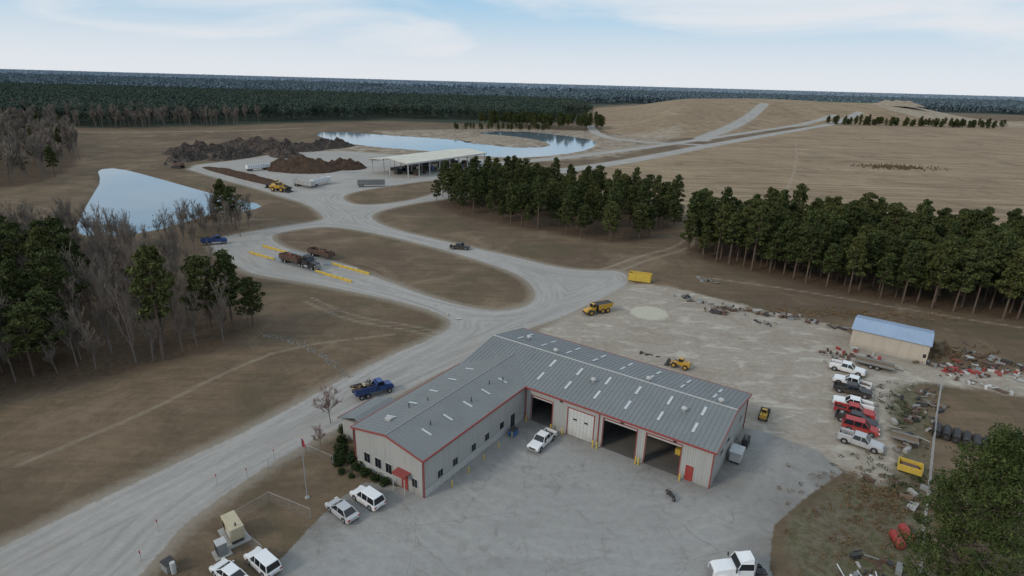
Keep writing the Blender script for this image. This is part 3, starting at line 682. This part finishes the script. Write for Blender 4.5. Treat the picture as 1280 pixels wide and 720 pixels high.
def semi(k):
    b=MB()
    b.box(-3.6,2.6,-.42,.42,.75,1.0,'dark')
    b.prism([(.1,.9),(.1,2.1),(.9,2.05),(2.55,1.75),(2.85,1.45),(2.9,.7),(.9,.7)],-.95,.95,k,inset=.12,zin=1.4)
    b.box(-1.6,.3,-1.1,1.1,.95,2.1,k); house(b,-1.6,.35,2.1,2.9,1.08,k,.35,.05,.1)
    b.prism([(-1.6,2.96),(-1.6,3.4),(-1.1,3.35),(-.1,3.0)],-.8,.8,k,inset=.15,zin=3.2)
    b.box(2.86,2.95,-.6,.6,.8,1.6,'chrome'); b.box(2.8,3.0,-1.1,1.1,.45,.75,'chrome')
    for s in (-1,1):
        b.cyl((-1.75,s*.95,1),(-1.75,s*.95,3.4),.08,.08,'chrome'); b.cyl((-.9,s*1.15,.75),(.4,s*1.15,.75),.3,.3,'chrome',10)
        b.box(1.1,2.4,min(s*.8,s*1.15),max(s*.8,s*1.15),1.0,1.2,k,.2); b.box(2.7,2.88,s*.8-.12,s*.8+.12,1.0,1.25,'lamp'); b.box(.5,.62,s*1.3-.12,s*1.3+.12,2.0,2.5,'dark')
        wheel(b,1.75,s*1.0,.5,.28,s); 
        for x in (-2.0,-3.1): wheel(b,x,s*.9,.5,.5,s)
    b.cyl((-2.6,0,1.0),(-2.6,0,1.12),.5,.45,'dark',12)
    return b
put(semi('white'),'semi_truck_tractor',22.9,45.4,BANG+125,.06,scale=.86)
def dump(k,load='rust'):
    b=MB(); b.box(-4,3.2,-.42,.42,.75,1.05,'dark')
    b.prism([(1.6,.8),(1.6,1.95),(3.1,1.7),(3.3,1.4),(3.35,.7)],-.95,.95,k,inset=.1,zin=1.4); b.box(.2,1.6,-1.08,1.08,.9,1.95,k); house(b,.2,1.65,1.95,2.7,1.05,k,.35,.05,.1)
    b.box(-4.1,0,-1.2,1.2,1.1,1.2,k)
    for s in (-1,1):
        b.box(-4.1,0,s*1.2-.06,s*1.2+.06,1.1,2.4,k)
        for i in range(6): b.box(-3.9+i*.72,-3.8+i*.72,min(s*1.262,s*1.33),max(s*1.262,s*1.33),1.15,2.38,'dark')
        wheel(b,2.4,s*1.0,.5,.3,s); 
        for x in (-1.8,-3.0): wheel(b,x,s*.9,.5,.5,s)
    b.box(-.1,0.08,-1.14,1.14,1.2,2.6,k); b.box(-4.16,-4.05,-1.14,1.14,1.2,2.2,k)
    for i in range(80):
        x=random.uniform(-3.9,-.5); y=random.uniform(-.95,.6); z=random.uniform(1.6,2.6); X=Matrix.Translation((x,y,z))@Matrix.Rotation(random.uniform(0,3),4,'Z')@Matrix.Rotation(random.uniform(-.6,.6),4,'X')
        b.box(0,random.uniform(.3,1.1),0,random.uniform(.1,.5),0,random.uniform(.08,.35),random.choice(['rust','wood','stone','dark','rust','tan']),X=X)
    return b
put(dump('blue'),'dump_truck',-20.6,79.4,34,scale=.82)
put(dump('blue'),'dump_truck',-85,161,24,scale=.9)
def trailer(k='rust',L_=10,h=1.5,load=True):
    b=MB(); b.box(-L_/2,L_/2,-1.15,1.15,.95,1.1,'dark')
    for s in (-1,1):
        b.box(-L_/2,L_/2,s*1.15-.05,s*1.15+.05,1.1,1.1+h,k)
        n=int(L_/.9)
        for i in range(n): x=-L_/2+.1+i*.9; b.box(x,x+.1,min(s*1.202,s*1.27),max(s*1.202,s*1.27),1.1,1.08+h,'dark')
        for x in (-L_/2+1,-L_/2+2.2): wheel(b,x,s*.95,.5,.45,s)
        b.box(L_/2-2.2,L_/2-2.05,s*.7-.07,s*.7+.07,.1,.95,'grey')
    b.box(-L_/2,-L_/2+.1,-1.1,1.1,1.1,1.1+h,k); b.box(L_/2-.1,L_/2,-1.1,1.1,1.1,1.1+h,k)
    if load:
        for i in range(70):
            X=Matrix.Translation((random.uniform(-L_/2+.4,L_/2-1),random.uniform(-.9,.7),random.uniform(1.2,1.1+h)))@Matrix.Rotation(random.uniform(0,3),4,'Z')@Matrix.Rotation(random.uniform(-.6,.6),4,'X')
            b.box(0,random.uniform(.3,1.2),0,random.uniform(.1,.5),0,random.uniform(.08,.35),random.choice(['rust','wood','dark','rust','scrapred']),X=X)
    return b
put(trailer('rust',7.5,1.2),'dump_trailer',-57.2,144.6,AANG); put(trailer('rust',8.5,1.0),'dump_trailer',-51.6,150.8,AANG)
put(semi('black'),'semi_truck_tractor',-51.2,141.0,AANG)
for x,y,a,k in ((-92.3,255.6,AANG,'lgrey'),(-64,260.5,15,'grey'),(-87,262,70,'white'),(-131,300,50,'white')):
    put(trailer(k,12,1.9,False),'cargo_trailer',x,y,a)
def loader(k='yellow'):
    b=MB()
    b.box(-3.2,-.4,-1.1,1.1,1.1,2.3,k,.25,.1); b.box(-1.2,.6,-.85,.85,1.2,2.2,k); house(b,-1.1,.5,2.2,3.2,.8,k,.15,.1,.06)
    b.box(.5,2,-.6,.6,.9,1.7,k,.1,.1)
    for s in (-1,1):
        b.cyl((1.2,s*.7,1.6),(3.4,s*.7,.8),.16,.13,k,6)
        for x in (-2,1.6): wheel(b,x,s*1.15,.85,.6,s,k)
    b.prism([(3.3,.2),(4.5,.15),(4.6,.25),(3.6,.5),(3.5,1.1),(4.0,1.6),(3.9,1.7),(3.2,1.2)],-1.5,1.5,'dark')
    b.cyl((-2.2,.4,2.3),(-2.2,.4,3.0),.08,.08,'dark'); return b
put(loader(),'wheel_loader',-98.5,244,-20,scale=1.2); put(loader(),'wheel_loader',-103,251,160,scale=1.1)
put(loader(),'wheel_loader',29.4,91.2,150,scale=.55)
put(loader(),'forklift_loader',37.8,75.6,60,scale=.45)
# tracked excavator by the near pond
b=MB()
for s in (-1,1): b.prism([(-2,.1),(2,.1),(2.3,.5),(2,.95),(-2,.95),(-2.3,.5)],min(s*.9,s*1.5),max(s*.9,s*1.5),'dark')
b.box(-2.3,1.2,-1.3,1.3,1.1,2.2,'rust',.15,.1); b.cyl((0,0,.8),(0,0,1.1),.8,.8,'dark',14); house(b,-.2,1.3,2.2,3.1,.55,'rust',.2,.1,.05)
b.cyl((1.0,-.6,1.8),(4.2,-.6,4.2),.28,.22,'dark',6); b.cyl((4.2,-.6,4.2),(6.2,-.6,1.8),.2,.16,'dark',6); b.prism([(5.8,.9),(6.6,.8),(6.9,1.5),(6.3,2.0)],-1.1,-.1,'dark')
put(b,'tracked_excavator',-172,300,170,.03,scale=1.2)
def artic():
    b=MB(); k='yellow'
    b.prism([(1.6,1.0),(1.6,2.0),(3.6,1.8),(4.0,1.2),(3.9,.8)],-1.0,1.0,k,inset=.15,zin=1.5); b.box(.6,1.9,-.9,.9,1.2,2.2,k); house(b,.6,1.95,2.2,3.15,.85,k,.25,.1,.08)
    b.prism([(-4.9,2.0),(-5.2,2.9),(.2,3.0),(.9,3.25),(.9,3.05),(.2,2.7),(0,1.3),(-3.4,1.25)],-1.4,1.4,'dark')
    for s in (-1,1):
        b.prism([(-4.9,2.0),(-5.2,2.95),(.2,3.05),(.0,1.3),(-3.4,1.25)],min(s*1.405,s*1.5),max(s*1.405,s*1.5),k)
        for x in (-3.2,-1.4,2.6): wheel(b,x,s*1.25,.85,.6,s,'yellow')
    b.box(-4,2.5,-.5,.5,.8,1.2,'dark'); b.box(3.9,4.1,-1.2,1.2,.6,1.0,'dark'); return b
put(artic(),'articulated_dump_truck',18.0,115.6,208,scale=.72)
b=MB(); 
for s in (-1,1):
    b.box(-3,3,s*1.2-.05,s*1.2+.05,.2,2.3,'yellowsteel')
    for i in range(8): b.box(-2.9+i*.8,-2.78+i*.8,min(s*1.252,s*1.32),max(s*1.252,s*1.32),.25,2.2,'yellowsteel')
b.box(-3.05,-2.95,-1.14,1.14,.2,2.3,'yellowsteel'); b.box(2.95,3.05,-1.14,1.14,.2,2.3,'yellowsteel'); b.box(-2.94,2.94,-1.14,1.14,.2,.3,'rust'); b.box(-2.8,2.8,-.5,-.3,0,.2,'dark'); b.box(-2.8,2.8,.3,.5,0,.2,'dark')
put(b,'roll_off_container',31.7,137.9,-20,0,scale=.9)

def barrier(p,q):
    b=MB(); d=Vector((q[0]-p[0],q[1]-p[1])); l=d.length
    b.prism([(0,0),(l,0),(l,.6),(0,.6)],-.14,.14,'yellowsteel')
    for i in range(int(l/2)+1): b.box(i*2-.0,i*2+.12,-.2,.2,0,.7,'yellowsteel')
    b.obj('yellow_barrier_wall',(p[0],p[1],gz(*p)),math.degrees(math.atan2(d.y,d.x)),bevel=.03)
for p,q in (((-71.8,152.8),(-62.8,147.0)),((-48.9,138.0),(-38.1,130.8)),((-71,159.6),(-61.5,153.4)),((-46.8,144.6),(-35.4,137.0))): barrier(p,q)
for p in ((-55,142.8),(-53.5,149.5)):
    b=MB(); b.box(-16,16,-1.7,1.7,0,.12,'concrete'); b.box(-11,11,-1.5,1.5,.124,.2,'grey'); b.obj('truck_scale',(p[0],p[1],gz(*p)-.05),AANG)

# ---------------------------------------------------------------- piles and clutter
def mound(name,x,y,rx,ry,h,rz,k,seed,rough=.35):
    np.random.seed(seed); n=30; b=MB(); ph=np.random.uniform(0,6.28,8)
    vs=[]
    for i in range(n+1):
        for j in range(n+1):
            u=-1+2*i/n; v=-1+2*j/n
            q=max(0,1-(u**2+v**2)) ; z=h*q**.8*(1+rough*(math.sin(u*7+ph[0])*math.cos(v*8+ph[1])+.5*math.sin(u*17+ph[2])*math.sin(v*15+ph[3])))+random.uniform(-.15,.15)*h*.5*(q>0)
            vs.append((u*rx,v*ry,z-.06))
    b.add(vs,[(i*(n+1)+j,(i+1)*(n+1)+j,(i+1)*(n+1)+j+1,i*(n+1)+j+1) for i in range(n) for j in range(n)],k)
    b.obj(name,(x,y,gz(x,y)),rz)
mound('mulch_pile',-112,308,21,15,5.2,-20,'mulch',1); mound('mulch_pile',-92,316,12,10,4.0,10,'mulch',2)
for i,(x,y) in enumerate(((-140,290),(-133,284),(-126,278))): mound('compost_windrow',x+4,y-6,34,3.4,2.0,-39,'mulch',3+i,.2)
for i,(x,y,a,bb) in enumerate(((-175,400,28,12),(-150,385,24,12),(-195,365,20,10),(-130,410,24,11),(-165,350,22,10),(-185,335,18,9),(-140,360,16,9))): mound('scrap_heap',x,y,a,bb,3.8,i*20,'scrapdark',10+i,.8)
mound('sand_pile',-20,500,26,14,2.5,20,'sand',20); mound('sand_pile',690,1120,50,20,8,0,'sand',22)
CK=['rust','rust','dark','grey','dark','wood','rust','stone','concrete']
def scrap(name,x,y,w,d,n,kk=CK,sz=.8,rz=AANG):
    b=MB()
    for i in range(n):
        X=Matrix.Translation((random.gauss(0,w/2.6),random.gauss(0,d/2.6),random.uniform(0,.3*sz)))@Matrix.Rotation(random.uniform(0,6.28),4,'Z')@Matrix.Rotation(random.gauss(0,.15),4,'X')
        t=random.random(); k=random.choice(kk); s=sz*random.uniform(.3,1)
        if t<.4: b.box(-s*.9,s*.9,-s*.35,s*.35,-.2,s*.5,k,X=X)
        elif t<.65: b.cyl((-s*1.2,0,.1),(s*1.2,0,.15),.08,.08,k,6,X=X)
        elif t<.85: b.cyl((0,0,-.2),(0,0,s*.8),s*.3,s*.3,k,10,X=X)
        else: b.box(-s*1.4,s*1.4,-s*.7,s*.7,0,.08,k,X=X)
    b.obj(name,(x,y,gz(x,y)),rz,bevel=.015)
RED=['scrapred','rust','scrapred','rust','lgrey','grey','dark']
for x,y,w,d,n,kk in ((46,121,8,2,30,CK),(52.5,118.5,7,2,36,CK),(59.5,116,9,2,36,CK),(66,112,7,2,26,CK),(48.8,139.5,4,1.5,18,['grey','stone','dark']),
    (79,93,7,3,50,RED),(86,93.5,7,3,44,RED),(94,92,8,3,30,RED),(64,98,5,3,18,RED),(59,98,4,3,12,CK),(78,88,9,2,16,['white','lgrey','rust']),(65.5,82,4,8,34,CK),(61,77,4,7,26,CK),(55.5,70,3,5,18,CK),(48.5,58,4,5,14,CK),
    (38,48,3,2,10,CK),(36,45.5,3,2,16,['dark','rust','grey','white']),(85,100,3,4,18,CK),(90,97,6,2,20,['dark','rust','grey'])):
    scrap('scrap_pile',x,y,w,d,n,kk)
scrap('scrap_pile',24.5,96,3,1,8,['dark','rust','dark'],.7); scrap('scrap_pile',52,113,5,2,8,CK,.6); scrap('scrap_pile',40,126,4,1.2,12,['dark','grey'],1.0); scrap('scrap_pile',44,118,2,1,8,['dark','rust'],1.0)
scrap('rubble_bits',-13,112,6,3,5,['tan','lgrey'],.4)
b=MB(); 
for i in range(240):
    f=random.random(); x=-47+f*21+random.gauss(0,.5); y=100-f*16+random.gauss(0,.4)+3*math.sin(f*3.1); s=random.uniform(.06,.22)
    b.box(x-s,x+s,y-s,y+s,-.1,s*.6,'stone',s*.3,s*.3)
b.obj('riprap_ditch')
b=MB()
for i in range(7):
    b.cyl((i*1.15,0,.55),(i*1.15,3.0,.55),.55,.55,'blackpipe',14); b.cyl((i*1.15,-.02,.55),(i*1.15,0,.55),.3,.3,'dark',12)
put(b,'black_pipe_rolls',60.5,71.5,-38,0)
for x,y in ((42.2,50.6),(43.8,51.6)):
    b=MB(); b.cyl((-1.1,0,.75),(1.1,0,.75),.6,.6,'scrapred',18); b.cyl((1.1,0,.75),(1.3,0,.75),.6,.3,'scrapred',18); b.cyl((-1.3,0,.75),(-1.1,0,.75),.3,.6,'scrapred',18)
    for s in (-.7,.7): b.box(s-.08,s+.08,-.5,.5,0,.5,'dark')
    put(b,'red_fuel_tank',x,y,80,0,scale=.85)
b=MB(); b.box(-1.3,1.3,-.9,.9,.2,.3,'yellowsteel'); 
for s in (-1,1): b.box(-1.3,1.3,s*.9-.04,s*.9+.04,.2,1.1,'yellowsteel'); b.box(s*1.3-.04,s*1.3+.04,-.86,.86,.2,1.1,'yellowsteel')
b.box(-1.1,1.1,-.7,.7,.3,.8,'rust',.2,.2); b.cyl((-1,-.9,.2),(-1,.9,.2),.2,.2,'dark'); b.cyl((1,-.9,.2),(1,.9,.2),.2,.2,'dark'); put(b,'yellow_steel_bin',51.8,63.6,AANG,.02)
b=MB(); b.box(-1.6,1.6,-.9,.9,.5,.6,'wood'); b.box(-1.6,1.6,-.95,-.9,.6,.9,'grey'); b.box(-1.6,1.6,.9,.95,.6,.9,'grey'); b.cyl((1.6,0,.5),(2.9,0,.45),.06,.06,'dark')
for s in (-1,1): wheel(b,0,s*1.05,.35,.2,s)
put(b,'utility_trailer',55.3,70.2,AANG,.01)
b=MB(); b.box(-3,3,-1.1,1.1,.6,.72,'wood'); b.box(-3,3,-1.15,-1.1,.72,1.1,'grey'); b.box(-3,3,1.1,1.15,.72,1.1,'grey'); b.cyl((3,0,.6),(4.4,0,.5),.08,.08,'dark')
for s in (-1,1): 
    for x in (-.5,.5): wheel(b,x,s*1.25,.38,.24,s)
put(b,'utility_trailer',64.4,93.4,AANG,.01); 
b=MB(); b.box(-1,1,-.7,.7,.3,1.6,'lgrey',.1,.05); b.box(-1.1,1.1,-.8,.8,1.6,1.7,'skylight'); b.box(-.9,.9,-.6,.6,0,.3,'dark'); put(b,'air_compressor_unit',29.9,64.9,BANG,.03)
b=MB(); b.box(-.8,.8,-.4,.4,0,1.2,'dark'); b.cyl((-.4,0,1.2),(-.4,0,1.7),.15,.15,'grey'); put(b,'tool_cart',32.4,68.3,BANG,.02)
b=MB()
for x in (-.65,.65): b.cyl((x,-.06,.32),(x,.06,.32),.32,.32,'rubber',14); b.cyl((x,-.08,.32),(x,.08,.32),.12,.12,'chrome',10)
b.cyl((-.65,0,.32),(-.1,0,.5),.04,.04,'chrome',6); b.cyl((.65,0,.32),(.4,0,.95),.04,.04,'chrome',6); b.box(-.2,.3,-.15,.15,.3,.62,'dark'); b.box(-.1,.4,-.13,.13,.64,.82,'black',.05,.02); b.box(-.75,-.1,-.12,.12,.66,.75,'dark'); b.cyl((.4,-.35,1.0),(.4,.35,1.0),.025,.025,'dark',6)
put(b,'motorcycle',19.4,57.1,110,.02)
b=MB(); b.box(-1.9,1.9,-1.2,1.2,0,.15,'concrete'); b.box(-1.5,1.5,-.65,.65,.15,.55,'dark'); b.box(-1.55,1.55,-.7,.7,.55,2.0,'tan'); b.box(-1.6,1.6,-.75,.75,2.0,2.12,'tan',.05,.05)
for i in range(7): b.box(-1.3+i*.13,-1.24+i*.13,-.74,-.703,.8,1.7,'dark')
b.box(.2,1.2,-.73,-.703,.7,1.8,'lgrey'); b.cyl((1.1,0,2.12),(1.1,0,2.5),.09,.09,'dark'); put(b,'standby_generator',-28.6,49.2,AANG-14,.03,scale=.95)
b=MB(); b.box(-.8,.8,-.8,.8,0,.12,'concrete'); b.box(-.5,.5,-.45,.45,.12,1.5,'grey'); b.box(-.52,.52,-.5,-.46,.3,1.4,'dark'); b.box(-.55,.55,-.5,.5,1.5,1.57,'lgrey'); put(b,'electrical_cabinet',-28.7,46.7,AANG-14,.02)
b=MB(); b.box(-.6,.6,-.5,.5,0,.9,'grey',.05,.05); b.cyl((.9,0,0),(.9,0,1.3),.25,.25,'lgrey',10); b.box(-.62,.62,-.52,.52,.9,.96,'dark'); put(b,'well_pump_box',-32.9,44.6,AANG,.02)
b=MB(); b.cyl((0,0,0),(0,0,8.2),.07,.035,'pole',8); b.cyl((0,0,8.2),(0,0,8.3),.08,.02,'yellowsteel',8); b.cyl((0,0,0),(0,0,.15),.3,.25,'concrete',12)
b.add([(.05,0,8.0),(.2,.1,7.8),(.38,-.03,7.4),(.35,.0,6.7),(.2,.08,6.8),(.05,0,7.0)],[(0,1,4,5),(1,2,3,4)],'flagred'); put(b,'flagpole',-23,55.4,0,0)
for x,y,h in ((-36.8,49.5,1.5),(-34.4,57.3,1.4),(-31.2,58.3,1.6),(-29.6,62.5,1.4),(-36.2,45.5,1.2)):
    b=MB(); b.cyl((0,0,0),(0,0,h),.05,.05,'lgrey',8); b.cyl((0,0,h-.25),(0,0,h+.02),.055,.055,'tail',8); put(b,'marker_post',x,y,0,0)
def fence(name,pts,h=1.9):
    b=MB()
    for (ax,ay),(bx,by) in zip(pts[:-1],pts[1:]):
        l=math.hypot(bx-ax,by-ay); n=max(1,int(l/3))
        for i in range(n+1):
            x=ax+(bx-ax)*i/n;y=ay+(by-ay)*i/n; b.cyl((x,y,0),(x,y,h),.035,.035,'pole',6)
        b.cyl((ax,ay,h),(bx,by,h),.02,.02,'pole',5)
        k=int(l/.35)
        for i in range(k):
            f0,f1=i/k,(i+1.0)/k
            P0=(ax+(bx-ax)*f0,ay+(by-ay)*f0);P1=(ax+(bx-ax)*f1,ay+(by-ay)*f1)
            for zz in np.arange(0,h-.3,.35):
                b.cyl((*P0,zz),(*P1,zz+.35),.005,.005,'pole',3,caps=False); b.cyl((*P1,zz),(*P0,zz+.35),.005,.005,'pole',3,caps=False)
    b.obj(name)
fence('chain_link_fence',[(71.3,86.3),(62.8,75.1),(53.1,61.8),(44.9,50.7),(38,41)])
fence('chain_link_fence',[(-29.5,60.5),(-26,63.8),(-21.8,61.5)],1.4); fence('chain_link_fence',[(-24.5,46.5),(-30,50.5),(-27,54.5),(-21.5,52)],1.4)
sr=MB(); np.random.seed(5); random.seed(5)
for i in range(9): leaves(sr,(random.uniform(-.4,.4),random.uniform(-.4,.4),random.uniform(.3,.8)),.5,.4,90,.13,'shrub')
so=sr.obj('shrub_mesh'); sm=so.data; bpy.data.objects.remove(so)
for a,bb,s in ((-38.8,-21.5,1.1),(-39,-20,.9),(-37,-22.4,.9),(-35.4,-22.5,.9),(-33.8,-22.5,.8),(-32.2,-22.4,.8),(-40.2,-22.6,1.1),(-41.2,-21.2,1.2),(-39.5,-23.2,.8),(-43,-19.6,.9),(-44.9,-17.8,.9),(-38,-24,.6),(-36.4,-23.8,.5)):
    x,y=L(a,bb); inst(sm,'shrub',(x,y,0),a,s)
inst(bare(31,6.0,'twigred',.75,(8,6,5,4),.018),'bare_tree',(-25.0,71.0,0),0,.95); inst(bare(32,5.0,'twigred',.75,(8,6,5,4),.018),'bare_tree',(-24.6,65.5,0),0,.6)
def weeds(x,y,sx_,sy_,n,k,ls=.1,nl=26,h=.2):
    wd=MB()
    for i in range(n): leaves(wd,(random.gauss(0,sx_),random.gauss(0,sy_),h),random.uniform(.2,.6),h,nl,ls,k)
    put(wd,'weed_patch',x,y,0,0)
weeds(50,60.5,3,3.5,90,'shrub'); weeds(45.5,58,3,2.5,160,'dryweed'); weeds(81,100,4,2.5,120,'dryweed',.15,26,.35); weeds(40,50,4,5,120,'dryweed'); weeds(60,80,2,7,110,'shrub',.09)
weeds(244,383,12,6,260,'dryweed',.3,20,.5); weeds(-118,200,3,20,80,'dryweed',.3,20,.5); weeds(-100,196,3,6,60,'dryweed',.3,20,.5)
weeds(75,119,14,1.5,120,'dryweed',.15,22,.3)

# ---------------------------------------------------------------- world, sun, camera
SE=32
w=bpy.data.worlds.new('World'); scene.world=w; w.use_nodes=True; nt=w.node_tree; bg=nt.nodes['Background']
sky=nt.nodes.new('ShaderNodeTexSky'); sky.sky_type='NISHITA'; sky.sun_disc=False; sky.sun_elevation=rad(SE)
sd=Vector((-.75,-.45,0)).normalized()
sky.sun_rotation=math.atan2(sd.x,sd.y); sky.air_density=1.0; sky.dust_density=1.5
def wn(t,**k):
    n=nt.nodes.new(t)
    for a,v in k.items(): setattr(n,a,v)
    return n
tc=wn('ShaderNodeTexCoord'); mp=wn('ShaderNodeMapping'); mp.inputs['Scale'].default_value=(1.5,1.5,6.5); mp.inputs['Location'].default_value=(.35,.1,.45); mp.inputs['Rotation'].default_value=(0,rad(10),0)
nt.links.new(tc.outputs['Generated'],mp.inputs[0])
nz=wn('ShaderNodeTexNoise'); nz.inputs['Scale'].default_value=1.7; nz.inputs['Detail'].default_value=6; nz.inputs['Roughness'].default_value=.5; nz.inputs['Distortion'].default_value=.5; nt.links.new(mp.outputs[0],nz.inputs['Vector'])
rmp=wn('ShaderNodeMapRange'); rmp.interpolation_type='SMOOTHSTEP'; nt.links.new(nz.outputs[0],rmp.inputs[0]); rmp.inputs[1].default_value=.33; rmp.inputs[2].default_value=.66; rmp.inputs[3].default_value=.1
sx=wn('ShaderNodeSeparateXYZ'); nt.links.new(tc.outputs['Generated'],sx.inputs[0])
hz=wn('ShaderNodeMapRange'); hz.interpolation_type='SMOOTHSTEP'; nt.links.new(sx.outputs[2],hz.inputs[0]); hz.inputs[1].default_value=.0; hz.inputs[2].default_value=.14; hz.inputs[3].default_value=1.0; hz.inputs[4].default_value=0
mx=wn('ShaderNodeMath',operation='MAXIMUM'); nt.links.new(rmp.outputs[0],mx.inputs[0]); nt.links.new(hz.outputs[0],mx.inputs[1])
blue=wn('ShaderNodeMix',data_type='RGBA'); blue.inputs[0].default_value=.8; nt.links.new(sky.outputs[0],blue.inputs[6]); blue.inputs[7].default_value=(3.6,6.3,8.7,1)
mm=wn('ShaderNodeMix',data_type='RGBA'); nt.links.new(mx.outputs[0],mm.inputs[0]); nt.links.new(blue.outputs[2],mm.inputs[6]); mm.inputs[7].default_value=(7.5,7.85,8.3,1)
nt.links.new(mm.outputs[2],bg.inputs[0]); bg.inputs[1].default_value=.1
sl=bpy.data.lights.new('sun','SUN'); sl.energy=1.5; sl.angle=rad(12); sl.color=(1,.90,.77)
so=bpy.data.objects.new('sun',sl); COL.objects.link(so)
dirv=Vector((sd.x*math.cos(rad(SE)),sd.y*math.cos(rad(SE)),math.sin(rad(SE))))
so.rotation_euler=dirv.to_track_quat('Z','Y').to_euler(); so.location=(0,0,100)

cd=bpy.data.cameras.new('camera'); cam=bpy.data.objects.new('camera',cd); COL.objects.link(cam); scene.camera=cam
cd.sensor_width=36; cd.lens=730/1280*36; cd.clip_end=40000; cd.clip_start=.5
cam.matrix_world=Matrix.Translation((0,0,46))@Matrix.Rotation(math.pi/2-rad(19.47),4,'X')@Matrix.Rotation(rad(1.56),4,'Z')
scene.view_settings.view_transform='Standard'; scene.view_settings.look='None'; scene.view_settings.exposure=0
print('objs',len(bpy.data.objects),'tiles',cnt)
